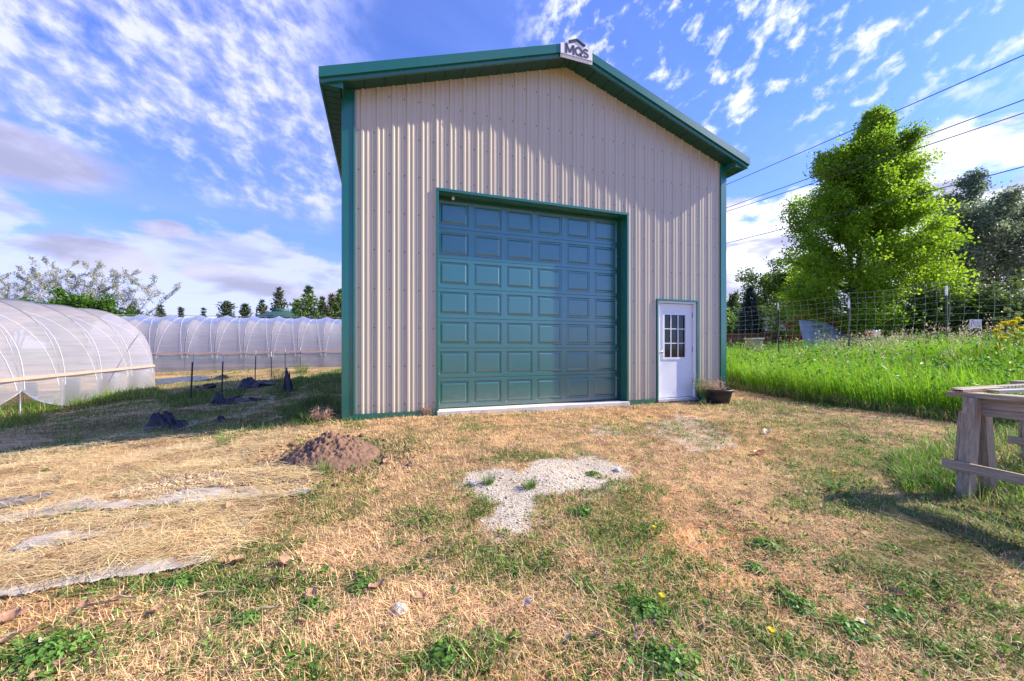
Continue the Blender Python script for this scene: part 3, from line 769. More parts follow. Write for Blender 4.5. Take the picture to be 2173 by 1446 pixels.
# ------------------------------------------------------------------ greenhouses (caterpillar tunnels)
def tunnel(label, org, ax, ac, a, H, t0, t1, hoop_ts, hip, curtain, gfun, ridge_drop=.13, slope=0.0):
    """org: foot of the near side at t = 0; ax: unit vector along; ac: unit vector across, to the far side"""
    m_film = film_material('greenhouse_film', .24, ax, ac); m_curtain = film_material('greenhouse_curtain', .46, ax, ac)
    root = empty('greenhouse_tunnel', (org[0], org[1], gfun(0)), 0, label, 'greenhouse', 'plastic greenhouse tunnels in the field')
    ax, ac = Vector((*ax, 0)), Vector((*ac, 0)); o3 = Vector((org[0], org[1], 0)); inv = Vector(root.location)
    def prof(th):                                   # th 0..pi from the near foot over the top
        c, s_ = math.cos(th), math.sin(th)
        x = a - a * math.copysign(abs(c) ** .9, c); z = H * s_ ** .80
        bul = .10 * math.sin(th * 2) ** 2
        return (x - bul if c > 0 else x + bul), z
    def P(t, th, off=0.0, sag=0.0):
        x, z = prof(th)
        n = Vector((math.cos(th) * -1, 0, math.sin(th)))
        k = 1 - sag
        p = o3 + ax * t + ac * (a + (x - a) * k) + Vector((0, 0, gfun(t) + z * k))
        return p + ac * (-math.cos(th) * off) + Vector((0, 0, math.sin(th) * off)) - inv
    ts = sorted(hoop_ts)
    def sagf(t):
        for q0, q1 in zip(ts, ts[1:]):
            if q0 <= t <= q1:
                f = (t - q0) / (q1 - q0); return ridge_drop / H * (4 * f * (1 - f)) ** .8
        return 0
    hipth = None
    for k in range(1, 400):
        if prof(k * math.pi / 800)[1] >= hip: hipth = k * math.pi / 800; break
    mids = []
    for q0, q1 in zip(ts, ts[1:]): mids += [q0 + (q1 - q0) * f for f in (0, .12, .25, .38, .5, .62, .75, .88)]
    mids.append(ts[-1])
    mb = MB(); n = 30
    rows = [[P(t, hipth + (math.pi - 2 * hipth) * j / n, .013, sagf(t) * (.25 + .75 * math.sin(hipth + (math.pi - 2 * hipth) * j / n) ** 2)) for j in range(n + 1)] for t in mids]
    mb.grid(rows); mb.build('film_cover', m_film, root)
    for side in (0, 1):
        mb = MB(); rows = []
        for t in mids:
            zb_ = curtain(t) if side == 0 else .03
            pts = []
            for j in range(9):
                th = hipth * (1 - j / 8); zmin = zb_
                x, z = prof(max(th, .001))
                th2 = max(th, .012)
                if z < zmin:
                    for q in range(0, 400):
                        if prof(q * hipth / 400 + .001)[1] >= zmin: th2 = q * hipth / 400 + .001; break
                pts.append(P(t, th2 if side == 0 else math.pi - th2, .034 + .05 * (j / 8) * math.sin(t * 2.1) ** 2, sagf(t) * .35))
            rows.append(pts)
        mb.grid(rows); mb.build('side_curtain', m_curtain, root)
    for t in ts:
        mb = MB(); mb.tube([P(t, .0 + math.pi * j / 32) for j in range(33)], .021, 6); mb.build('hoop', m_metal, root)
    for q0, q1 in zip(ts, ts[1:]):
        m = (q0 + q1) / 2; s = ridge_drop / H
        mb = MB(); mb.tube([P(q0 + .12 + (q1 - q0 - .24) * j / 24, hipth * .75 + (math.pi - 1.5 * hipth) * j / 24, .06, sagf(q0 + .12 + (q1 - q0 - .24) * j / 24) * (.35 + .65 * math.sin(math.pi * j / 24))) for j in range(25)], .0046, 4); mb.build('lashing_rope', m_rope, root)
        mb = MB(); mb.tube([P(q1 - .12 - (q1 - q0 - .24) * j / 24, hipth * .75 + (math.pi - 1.5 * hipth) * j / 24, .065, sagf(q1 - .12 - (q1 - q0 - .24) * j / 24) * (.35 + .65 * math.sin(math.pi * j / 24))) for j in range(25)], .0046, 4); mb.build('lashing_rope', m_rope, root)
    for th in (hipth + .03, math.pi - hipth - .03):
        mb = MB(); p = [P(t, th, .055) for t in (ts[0], (ts[0] + ts[-1]) / 2, ts[-1])]
        mb.beam(p[0], p[1], .022, .09); mb.beam(p[1] + ax * .002, p[2], .022, .09); mb.build('hip_board', m_board, root)
    mb = MB(); mb.tube([P(t, math.pi / 2, -.03) for t in ts], .017, 6); mb.build('ridge_pole', m_metal, root)
    return root, P, prof

# near tunnel: runs away parallel to the barn's side, its far end in view
vneg = (-vb[0], -vb[1])
nb = G(327, 832)
n_or = (-15.33, 16.7)
def curt_near(t):
    w = max(0, 1 - abs(t - 6.62) / 1.7)
    w2 = max(0, 1 - abs(t - 10.0) / 1.7)
    return .06 + .66 * w ** 1.5 + .6 * w2 ** 1.5
tn = tunnel('white plastic greenhouse tunnel nearest the camera, its side curtain lifted on one hoop', n_or, vneg, (-ub[0], -ub[1]), 2.43, 3.42, 0, 14,
    [0, 1.75, 3.5, 5.17, 6.62, 8.3, 10.0, 11.7], .92, curt_near, lambda t: -.72 - .010 * t, .34)
root, P, prof = tn
mb = MB(); mb.tube([P(.02, .72, -.02), P(1.75, .40, -.02), P(2.9, .12, -.02)], .018, 6); mb.build('end_brace', m_metal, root)
# far tunnel: runs square to the near one, behind the post rows
tunnel('long white plastic greenhouse tunnel behind the row of steel posts', (-19.34, 25.35), (ub[0], ub[1]), (vb[0], vb[1]), 2.43, 3.78, -9, 16,
    [-6.4 + 1.6 * k for k in range(16)], 1.04, lambda t: .05, lambda t: -.41 + .012 * t, .2)

# ------------------------------------------------------------------ steel posts in the field
def t_post(name, x, y, ztop, zbase, lean, parent=None):
    r = empty(name, (x, y, zbase)); h = ztop - zbase
    def pr(z0, z1, k=1.0):
        mb = MB()
        for (a, b) in (((-.019, -.003), (.019, .003)), ((-.004, .0032), (.004, .035))):
            mb.box((a[0] * k, a[1] * k, z0), (b[0] * k, b[1] * k, z1))
        return mb
    p = pr(-.1, h - .23)
    for k in range(int((h - .3) / .06)): p.box((-.009, -.0075, .1 + k * .06), (.009, -.0032, .118 + k * .06))
    p.build('post_shaft', m_postgreen, r)
    pr(h - .23, h, 1.03).build('post_tip', m_white, r)
    r.rotation_euler = (lean[0], lean[1], random.uniform(-.5, .5))
    return r
for i, (px, pt, pb, d, lean, lab) in enumerate((
        (404, 752, 853, 11.4, (0, .05), 'dark steel post standing nearest the white tunnel, clear of any black sheet'),
        (470, 753, 845, 12.9, (0, .035), 'white tipped steel post with crumpled black sheet lying at its foot'),
        (541, 745, 808, 17.5, (0, .03), 'steel post standing just behind the peaked black sheet'),
        (576, 747, 800, 19.0, (0, -.02), 'steel post with tall green weeds at its foot, in front of the far tunnel'),
        (605, 740, 782, 22.9, (0, .0), 'thin far steel post third along the left row by the far tunnel'),
        (637, 738, 781, 25.2, (0, .0), 'farthest thin steel post beside feathery weeds near the barn corner'))):
    x, y, zt_ = D(px, pt, d)
    r = t_post('steel_post', x, y, zt_, gz1(x, y) - .02, lean)
    tag(r, lab, 'post', 'steel posts in two rows across the field')

# ------------------------------------------------------------------ black sheeting in the field
def crumple(name, label, px, py, w, h, seed, mat=None, peaks=((0, 0, 1.0),), depth=.6, rz=0.0):
    """a slumped sheet of black plastic: w wide, with ridges up to h high"""
    x, y, z = G(px, py); w *= 1.3; h *= .74
    nx, ny = 34, 26; rs = np.random.default_rng(seed)
    gx, gy = np.meshgrid(np.linspace(-1, 1, nx), np.linspace(-1, 1, ny))
    rad = np.sqrt(gx ** 2 + gy ** 2); ang = np.arctan2(gy, gx)
    edge = 1 + .28 * np.sin(3 * ang + seed) + .18 * np.sin(7 * ang + seed * 2)
    sc = np.where(np.maximum(abs(gx), abs(gy)) > 0, np.minimum(1, 1), 1)
    X = gx * edge * w / 2; Y = gy * edge * w / 2 * depth
    Z = np.zeros_like(X)
    for (ax_, ay_, k) in peaks: Z = np.maximum(Z, k * h * np.clip(1.15 - ((np.abs(gx - ax_) / .55) ** 1.6 + (np.abs(gy - ay_) / .75) ** 1.6), 0, 1) ** .8)
    fold = np.abs(vnoise(gx * 2.6 + gy * 1.3 + seed, gy * 2.2 - gx + seed, seed) - .5) * 2
    f2 = np.abs(vnoise(gx * 6 + seed, gy * 5 + gx * 3, seed + 3) - .5) * 2
    Z = Z * (.35 + 1.0 * (1 - fold) ** 1.5) + h * (.30 * (1 - f2) ** 2 + .18 * (1 - fold)) * np.clip(1.2 - rad, 0, 1)
    X = X + .16 * w * (vnoise(gx * 3, gy * 3, seed + 5) - .5)
    Y = Y + .16 * w * depth * (vnoise(gx * 3, gy * 3, seed + 6) - .5)
    ca, sa = math.cos(rz), math.sin(rz)
    wx, wy = x + X * ca - Y * sa, y + X * sa + Y * ca
    wz = gz(wx, wy) + Z + .015
    V = np.stack([wx - x, wy - y, wz - z], -1).reshape(-1, 3)
    i = (np.arange(ny - 1)[:, None] * nx + np.arange(nx - 1)[None, :]).ravel()
    o = np_mesh(name, V, np.stack([i, i + 1, i + nx + 1, i + nx], 1), None, mat or m_plastic_sheet, smooth=True)
    o.location = (x, y, z)
    md = o.modifiers.new('thickness', 'SOLIDIFY'); md.thickness = .006
    return tag(o, label, 'plastic sheet', 'scraps of black ground sheet in the field')
crumple('black_sheet', 'black ground sheet folded up into two points at the near edge of the shade', 356, 912, .40, .26, 3, peaks=((-.35, .1, 1.0), (.25, .2, .8)), depth=.7)
crumple('black_sheet', 'small domed black sheet scrap alone on the straw', 468, 897, .26, .09, 4, depth=.6)
crumple('black_sheet', 'black sheet bunched up at the foot of a white tipped post', 472, 858, .36, .30, 5, peaks=((-.3, 0, 1.0), (.6, 0, .35)), depth=.7)
crumple('black_sheet', 'flat crinkled black sheet stretched beside the white tipped post', 515, 853, .75, .13, 6, peaks=((-.4, .1, 1.0), (.4, 0, .6)), depth=.5)
crumple('black_sheet', 'low crumpled black sheet behind the nearest dark post', 427, 827, .60, .20, 7, peaks=((.6, .1, 1.0), (-.5, 0, .5)), depth=.5)
crumple('black_sheet', 'black sheet peaked like a tent with a wrinkled tail', 541, 822, 1.05, .34, 8, peaks=((-.45, .1, 1.0), (.45, 0, .45)), depth=.55)
crumple('black_sheet', 'black sheet pulled up into a tall standing twist', 608, 836, .34, .62, 9, peaks=((.05, .1, 1.0),), depth=.8)
crumple('black_sheet', 'thin far black sheet lying along the foot of the far tunnel', 455, 806, 1.1, .16, 10, peaks=((.6, 0, 1.0),), depth=.45)
def flat_sheet(name, label, cat, poly, mat, group=None, lift=.012):
    """a sheet lying on the ground with a ragged outline"""
    xs = [p[0] for p in poly]; ys = [p[1] for p in poly]; st = max(.012, (max(xs) - min(xs)) / 130)
    X = np.arange(min(xs), max(xs) + st, st); Y = np.arange(min(ys), max(ys) + st * .6, st * .6)
    gx, gy = np.meshgrid(X, Y)
    ins = inpoly(*jit(*jit(gx, gy, st * 2.0, .45 / st), st * 4, .1 / st), poly)
    idx = -np.ones(gx.shape, int); q = ins[:-1, :-1] & ins[1:, :-1] & ins[:-1, 1:] & ins[1:, 1:]
    a, b = np.nonzero(q); T = np.stack([a * len(X) + b, a * len(X) + b + 1, (a + 1) * len(X) + b + 1, (a + 1) * len(X) + b], 1)
    u, inv = np.unique(T, return_inverse=True)
    V = np.stack([gx.ravel()[u], gy.ravel()[u], gz(gx.ravel()[u], gy.ravel()[u]) + lift + .008 * fbm(gx.ravel()[u], gy.ravel()[u], 5, 77, 2)], 1)
    c = V.mean(0); o = np_mesh(name, V - c, inv.reshape(T.shape), None, mat, smooth=True); o.location = c
    md = o.modifiers.new('thickness', 'SOLIDIFY'); md.thickness = .004; md.offset = 1
    return tag(o, label, cat, group)
fg = 'strips of weed barrier fabric under the straw'
flat_sheet('weed_fabric', 'long pale weed barrier strip edged with green weeds, below the gravelly straw', 'weed fabric', FABS[0], m_fabric, fg)
flat_sheet('weed_fabric', 'pale weed barrier strip showing through the middle of the straw', 'weed fabric', FABS[1], m_fabric, fg)
flat_sheet('weed_fabric', 'small patch of pale weed barrier near the end of the straw bed', 'weed fabric', FABS[2], m_fabric, fg)
flat_sheet('weed_fabric', 'pale weed barrier strip along the near edge of the straw bed', 'weed fabric', FABS[3], m_fabric, fg)
flat_sheet('weed_fabric', 'shiny dark blue weed barrier strip half under straw', 'weed fabric', FABS[4], m_fabricblue, fg)
flat_sheet('weed_fabric', 'blue grey flat fabric piece beside the two pointed black sheet', 'weed fabric', ppoly([(375, 908), (395, 898), (428, 893), (432, 899), (410, 908), (385, 913)]), m_fabricblue, fg)
flat_sheet('weed_fabric', 'grey fabric path lying between the posts and the standing black twist', 'weed fabric', ppoly([(518, 880), (530, 868), (560, 856), (575, 842), (590, 840), (575, 856), (545, 872), (525, 882)]), m_fabric, fg)
flat_sheet('weed_fabric', 'dark fabric walkway along the foot of the far tunnel', 'weed fabric', ppoly([(330, 806), (390, 800), (440, 799), (445, 806), (390, 812), (330, 818)]), m_fabricblue, fg)

# ------------------------------------------------------------------ soil mound
def mound():
    x, y, z = G(685, 985); n = 110
    gx, gy = np.meshgrid(np.linspace(-1, 1, n), np.linspace(-1, 1, n))
    W_, D_ = .54, .48
    wx, wy = x + gx * W_, y + .22 + gy * D_
    r = np.sqrt((gx * 1.05) ** 2 + (gy * 1.05) ** 2)
    h = .215 * np.clip(1 - r ** 1.7, 0, 1) ** .9 * (1 - .2 * gx)
    h += .06 * (fbm(wx, wy, 6, 5, 4) - .5) * np.clip(1.15 - r, 0, 1) * 2
    h += .075 * (fbm(wx, wy, 38, 8, 3) - .45) * np.clip(1.1 - r, 0, 1) * 2
    h -= .05 * np.clip(r - .9, 0, 1) * 3
    wz = gz(wx, wy) + h
    i = (np.arange(n - 1)[:, None] * n + np.arange(n - 1)[None, :]).ravel()
    V = np.stack([wx - x, wy - y, wz - z], -1).reshape(-1, 3)
    wz_ = wz
    o = np_mesh('soil_mound', V, np.stack([i, i + 1, i + n + 1, i + n], 1), None, m_soil, smooth=False)
    o.location = (x, y, z)
    tag(o, 'small heap of crumbly brown soil in front of the barn corner', 'soil mound')
    return x, y
MX, MY = mound()

# ------------------------------------------------------------------ pot by the barn corner
px_, py_, pz_ = G(1536, 858)
pot = empty('plant_pot', (px_, py_ + .22, gz1(px_, py_ + .22)), 0, 'round black plastic pot of dried plants at the barn corner', 'plant pot')
mb = MB(); mb.lathe([(.0, .0), (.20, .0), (.235, .12), (.262, .235), (.285, .24), (.288, .285), (.272, .288), (.262, .24), (.25, .20), (.0, .195)], 32); mb.build('pot_body', m_pot, pot)
mb = MB(); mb.lathe([(.0, .235), (.12, .232), (.256, .215)], 20); mb.build('potting_soil', m_soil, pot)

# ------------------------------------------------------------------ sawhorses and steel strips
WD = Vector((-vb[0], -vb[1], 0)); UD = Vector((ub[0], ub[1], 0))
def sawhorse(org, ztop, label):
    r = empty('sawhorse', (org[0], org[1], 0), BA, label, 'sawhorse', 'wooden sawhorses carrying steel strips')
    L = 1.5; zt = ztop
    gl = lambda u, v: gz1(org[0] + ub[0] * u + vb[0] * v, org[1] + ub[1] * u + vb[1] * v)
    mb = MB(); mb.box((-.085, -L, zt - .040), (.085, .06, zt)); mb.build('top_board', m_wood, r, .004)
    mb = MB(); mb.box((-.02, -L + .05, zt - .125), (.02, -.02, zt - .042)); mb.build('upper_rail', m_wood, r, .003)
    mb = MB(); mb.box((-.022, -L + .05, zt - .185), (.018, -.02, zt - .128)); mb.build('lower_rail', m_wood, r, .003)
    for v in (-.09, -L + .14):
        for s in (-1, 1):
            mb = MB(); zb = gl(s * .21, v)
            mb.beam((s * .065, v, zt - .043), (s * .175, v + .0, zb - .03), .105, .075, up=(0, 1, 0)); mb.build('leg', m_woodv, r, .004)
    mb = MB(); mb.beam((-.205, .03, gl(-.2, 0) + .255), (-.205, -L + .02, gl(-.2, -L) + .235), .028, .075); mb.build('stretcher', m_wood, r, .003)
    for v in (-.045,):
        mb = MB(); p = [(-.185, v, gl(-.2, v) + .2), (-.11, v, zt - .16), (.11, v, zt - .16), (.185, v, gl(.2, v) + .2)]
        q = [(a, b + .018, c) for a, b, c in p]
        mb.poly(p); mb.poly(q[::-1])
        for i in range(4): mb.poly([p[i], p[(i + 1) % 4], q[(i + 1) % 4], q[i]])
        mb.build('end_gusset', m_woodv, r)
    return r
SA = D(2040, 838, 3.28)
sawhorse((SA[0], SA[1]), .715, 'weathered grey wooden sawhorse standing alone at the edge of the lawn')
sawhorse((SA[0] + 1.75 * ub[0] + .25 * vb[0], SA[1] + 1.75 * ub[1] + .25 * vb[1]), .735, 'second weathered sawhorse holding the far end of the steel strips')
def strip(name, label, a, b, w, mat, holes, h=.022):
    a, b = Vector(a), Vector(b); d = (b - a); L = d.length; d.normalize(); s = Vector((-d.y, d.x, 0)).normalized()
    mb = MB(); n = int(L / .05)
    for k in range(n):
        p0, p1 = a + d * (k * .05), a + d * (k * .05 + .05)
        p2 = a + d * (k * .05 + .028)
        if holes:
            for q0, q1, e0, e1 in ((p0, p1, -w / 2, -w / 2 + .014), (p0, p1, w / 2 - .014, w / 2), (p0, p2, -w / 2 + .014, w / 2 - .014)):
                mb.poly([q0 + s * e0, q1 + s * e0, q1 + s * e1, q0 + s * e1])
        else: mb.poly([p0 - s * w / 2, p1 - s * w / 2, p1 + s * w / 2, p0 + s * w / 2])
    for e in (-w / 2, w / 2):
        for k in range(n):
            p0, p1 = a + d * (k * .05), a + d * (k * .05 + (.03 if holes else .05))
            dz = Vector((0, 0, h)); mb.poly([p0 + s * e, p1 + s * e, p1 + s * e - dz, p0 + s * e - dz])
    o = mb.build(name, mat, None); c = a.copy()
    for v in o.data.vertices: v.co -= c
    o.location = c
    md = o.modifiers.new('thickness', 'SOLIDIFY'); md.thickness = .003
    return tag(o, label, 'steel strip', 'steel strips lying across the sawhorses')
strip('steel_strip', 'perforated pale steel strip with square holes, farthest back on the sawhorses', (SA[0] - .03, SA[1] + .01, .742), (SA[0] + 2.3, SA[1] + .62, .772), .07, m_strip, True)
strip('steel_strip', 'rust brown steel channel with a torn end on the sawhorse', (SA[0] - .10, SA[1] - .06, .739), (SA[0] + .42, SA[1] + .06, .748), .065, m_rust, False)
strip('steel_strip', 'smooth pale blue steel strip nearest the camera on the sawhorse', (SA[0] + .10, SA[1] - .13, .741), (SA[0] + 2.3, SA[1] + .22, .765), .075, M('pale_steel', (.48, .53, .53), rough=.45, col2=(.40, .30, .2), vscale=3), False)

# ------------------------------------------------------------------ wire fence on the bank
fence = empty('wire_fence', (9.0, 12.2, .45), 0, 'tall galvanised wire mesh fence on green steel posts behind the tall grass', 'fence')
FP = [D(1541, 655, 14.0), D(1653, 643, 12.8), D(1803, 637, 11.3), D(2013, 606, 9.2), D(2330, 560, 7.6)]
for i, p in enumerate(FP):
    q = Vector(p) - Vector((0, 0, 0))
    r = t_post('fence_post', q.x - 9.0, q.y - 12.2, q.z - .45, gz1(q.x, q.y) - .5, (random.uniform(-.02, .02), random.uniform(-.02, .02)))
    r.parent = fence
mb = MB(); tops = [Vector(FP[0]), Vector(FP[1]) + Vector((0, 0, .02)), Vector(FP[2]) + Vector((0, 0, .20)), Vector(FP[3]) + Vector((0, 0, .10)), Vector(FP[4])]
tops.insert(0, tops[0] + (tops[0] - tops[1]) * 1.5)
fo = Vector((9.0, 12.2, .45))
for a, b in zip(tops, tops[1:]):
    n = max(4, int((b - a).length / .20)); m = 12; dn = (b - a).normalized(); nrm = Vector((-dn.y, dn.x, 0)) * .03
    def wp(i, j):
        t = i / n; sagz = -.05 * math.sin(math.pi * t)
        p = a.lerp(b, t) + nrm * math.sin(i * 1.1 + j * .6) * .5 - nrm * 1.5
        return p + Vector((0, 0, sagz - j * .155)) + dn * (.04 * math.sin(j * .45)) - fo
    for i in range(n + 1): mb.tube([wp(i, j) for j in range(m + 1)], .0027, 3, cap=False)
    for j in range(m + 1): mb.tube([wp(i, j) for i in range(n + 1)], .0027, 3, cap=False)
mb.build('wire_mesh', m_wire, fence)

# ------------------------------------------------------------------ things beyond the fence
def prism(mb, pts, y0, y1, mi=0):
    a = [(x, y0, z) for x, z in pts]; b = [(x, y1, z) for x, z in pts]
    mb.poly(a, mi); mb.poly(b[::-1], mi)
    for i in range(len(pts)): mb.poly([a[i], a[(i + 1) % len(pts)], b[(i + 1) % len(pts)], b[i]], mi)
pf = empty('plank_fence', D(1620, 708, 24), 0, 'low brown wooden plank fence behind the green bank', 'fence')
L0, L1 = D(1480, 709, 24), D(1700, 709, 24)
for k in range(9):
    mb = MB(); x0 = L0[0] - pf.location.x + k * .86
    for j in range(6): mb.box((x0 + j * .143, -.012 - .004 * (j % 2), -1.7), (x0 + j * .143 + .138, .012, .0 - .02 * ((k + j) % 2)))
    mb.build('fence_panel', m_fencewood, pf)
    mb = MB(); mb.box((x0 - .05, -.07, -1.7), (x0 + .05, -.018, .03)); mb.build('fence_post', m_fencewood, pf)
mb = MB(); mb.box((L0[0] - pf.location.x, -.065, -.10), (L0[0] - pf.location.x + 7.7, .02, -.09 + .11)); mb.build('top_rail', m_fencewood, pf)

hs = empty('grey_house', D(1650, 700, 34), -R(34), 'grey house with a broad shingle roof behind the plank fence', 'house')
k = 34 / F
mb = MB(); prism(mb, [(-2.4, -2), (4.6, -2), (4.6, .2), (-2.4, .2)], 0, 5); mb.build('wall', m_housewall, hs)
mb = MB(); zr = (HY - 648) * k + CH - hs.location.z
mb.poly([(-3.0, -.6, .05), (5.2, -.6, .05), (4.2, 2.4, zr), (-1.6, 2.4, zr)]); mb.poly([(5.2, 5.6, .05), (-3.0, 5.6, .05), (-1.6, 2.4, zr), (4.2, 2.4, zr)])
mb.poly([(-3.0, -.6, .05), (-1.6, 2.4, zr), (-3.0, 5.6, .05)]); mb.poly([(5.2, -.6, .05), (5.2, 5.6, .05), (4.2, 2.4, zr)])
mb.build('roof', m_shingle, hs)
mb = MB(); mb.box((-3.02, -.66, -.08), (5.22, -.60, .06)); mb.build('gutter', m_white, hs)

sh = empty('red_shed', D(1735, 725, 22), -R(38), 'small red shed under the big bright tree', 'shed')
k = 22 / F
mb = MB(); prism(mb, [(-1.35, -1.2), (1.5, -1.2), (1.5, 1.05), (.1, 1.72), (-1.35, 1.05)], .3, 2.6); mb.build('wall', m_red, sh)
mb = MB()
mb.poly([(-1.6, .1, 1.0), (.1, .1, 1.80), (.1, 2.8, 1.80), (-1.6, 2.8, 1.0)]); mb.poly([(.1, .1, 1.80), (1.75, .1, 1.0), (1.75, 2.8, 1.0), (.1, 2.8, 1.80)])
for s0, s1 in (((-1.6, 1.0), (.1, 1.80)), ((.1, 1.80), (1.75, 1.0))):
    mb.poly([(s0[0], .1, s0[1]), (s1[0], .1, s1[1]), (s1[0], .1, s1[1] - .12), (s0[0], .1, s0[1] - .12)])
o = mb.build('roof', m_red, sh); md = o.modifiers.new('thickness', 'SOLIDIFY'); md.thickness = .05
# tarp hung over a frame, sagging in folds
tl = [D(1695, 680, 20), D(1735, 682, 20), D(1765, 690, 20), D(1795, 712, 20)]
ny, nx = 16, 40; V = []
for i in range(nx):
    t = i / (nx - 1) * 3; j = min(2, int(t)); p = Vector(tl[j]).lerp(Vector(tl[j + 1]), t - j)
    for q in range(ny):
        s = q / (ny - 1)
        fold = .10 * math.sin(i * .55 + q * .5) * s + .12 * math.sin((i * .25 - q * .55)) * s
        V.append((p.x + .15 * s * math.sin(q * .3), p.y - .5 * s + fold, p.z - s * (p.z - .1)))
V = np.array(V); c = V.mean(0)
i = (np.arange(nx - 1)[:, None] * ny + np.arange(ny - 1)[None, :]).ravel()
o = np_mesh('tarp', V - c, np.stack([i, i + 1, i + ny + 1, i + ny], 1), None, m_tarp, smooth=True); o.location = c
o.modifiers.new('thickness', 'SOLIDIFY').thickness = .012
tag(o, 'grey tarpaulin hanging in folds in front of the red shed', 'tarp')
bx = empty('hive_box', D(1600, 722, 15), R(12), 'small grey box with a pale lid above the tall grass', 'box')
mb = MB(); mb.box((-.21, -.2, -.5), (.21, .2, .02)); mb.build('box_body', m_woodv, bx, .01)
mb = MB(); mb.box((-.25, -.24, .021), (.25, .24, .075)); mb.build('box_lid', m_stone, bx, .01)
def bucket(px, py, d, w, h, mat, label):
    r = empty('bucket', D(px, py, d), 0, label, 'bucket')
    mb = MB(); mb.lathe([(0, .0), (w * .42, .0), (w * .5, h), (w * .53, h), (w * .53, h - .04), (w * .47, h - .05), (0, h - .08)], 18); mb.build('bucket_body', mat, r)
    mb = MB(); mb.tube([(w * .5 * math.cos(a), 0, h - .05 + w * .35 * math.sin(a)) for a in np.linspace(0, math.pi, 9)], .008, 5); mb.build('bucket_handle', m_metal, r)
tb = empty('garden_table', D(1850, 717, 15), R(10), 'grey garden table holding buckets beyond the tall grass', 'table')
mb = MB(); mb.box((-.75, -.3, -.05), (.55, .3, -.012)); mb.build('table_top', m_woodv, tb)
for a, b in ((-.7, -.25), (-.7, .25), (.5, -.25), (.5, .25)):
    mb = MB(); mb.box((a - .03, b - .03, -1.3), (a + .03, b + .03, -.051)); mb.build('leg', m_woodv, tb)
bucket(1852, 716, 15, .24, .24, m_white, 'white plastic bucket under the big bright tree')
bucket(1863, 716, 15.1, .13, .28, m_white, 'narrow white container beside the white bucket')
bucket(1843, 716, 14.95, .15, .22, m_red, 'dark red container next to the white bucket')
sgn = empty('yard_sign', D(2070, 688, 16), 0, 'small white yard sign with a dark triangle beyond the wire fence', 'sign')
mb = MB(); mb.box((-.24, -.008, -.17), (.24, .008, .19)); mb.build('sign_panel', m_white, sgn)
mb = MB()
for (x0, z0, x1, z1) in ((-.13, .08, .13, .08), (-.11, .06, 0, -.10), (.11, .06, 0, -.10), (-.17, .1, -.17, -.13), (.17, .1, .17, -.13)): mb.beam((x0, -.012, z0), (x1, -.012, z1), .022, .004, up=(0, 1, 0))
mb.build('sign_marking', M('sign_grey', (.18, .18, .24), var=0), sgn)
mb = MB(); mb.box((-.15, -.013, .12), (-.10, -.009, .17)); mb.build('sign_label', m_red, sgn)
for s in (-.18, .18):
    mb = MB(); mb.beam((s, .016, .15), (s, .016, -1.4), .03, .012); mb.build('sign_stake', m_metal, sgn)
gzb = empty('gazebo', D(596, 672, 38), 0, 'round green two tiered gazebo roof showing above the far tunnel', 'gazebo')
mb = MB(); mb.lathe([(2.6, -.45), (2.35, -.15), (1.2, .33), (.65, .48)], 8); mb.build('roof', m_gazebo, gzb)
mb = MB(); mb.lathe([(.74, .40), (.80, .5), (.75, .62), (.25, .76), (0, .79)], 8); mb.build('roof_vent', m_gazebo, gzb)
for a in range(8):
    mb = MB(); an = math.pi * (a + .5) / 4; mb.beam((1.85 * math.cos(an), 1.85 * math.sin(an), -.2), (1.85 * math.cos(an), 1.85 * math.sin(an), -3.0), .1, .1); mb.build('post', m_gazebo, gzb)

# overhead cables: they run from behind the barn to over the camera's right shoulder
for (y0, y1, lab) in ((393, 117, 'topmost thin power line crossing in front of the big tree crown'), (442, 212, 'upper cable of the close pair of power lines'),
                      (450, 240, 'lower cable of the close pair of power lines'), (517, 354, 'lowest power line, crossing the middle of the big tree')):
    a, b = Vector(D(1540, y0, 22)), Vector(D(2173, y1, 12)); d = b - a
    pts = []
    for k in range(41):
        t = -2.2 + 5.2 * k / 40; pts.append(a + d * t + Vector((0, 0, .035 * (t * (t - 1)) * 2)))
    mb = MB(); mb.tube([p - a for p in pts], .016, 5); o = mb.build('power_line', m_cable); o.location = a
    tag(o, lab, 'power line', 'power lines over the field')
# distant ridge on the right
V = []; nx = 60
for i in range(nx):
    x = -200 + 1900 * i / (nx - 1); h = 40 + 25 * math.sin(i * .21) + 9 * math.sin(i * .9)
    V += [(x, 760, -5), (x, 860, h * .6), (x, 960, h), (x, 1200, -5)]
i = (np.arange(nx - 1)[:, None] * 4 + np.arange(3)[None, :]).ravel()
o = np_mesh('hills', np.array(V), np.stack([i, i + 4, i + 5, i + 1], 1), None, m_hill, smooth=True)
tag(o, 'low wooded hills on the skyline', kind='structure')

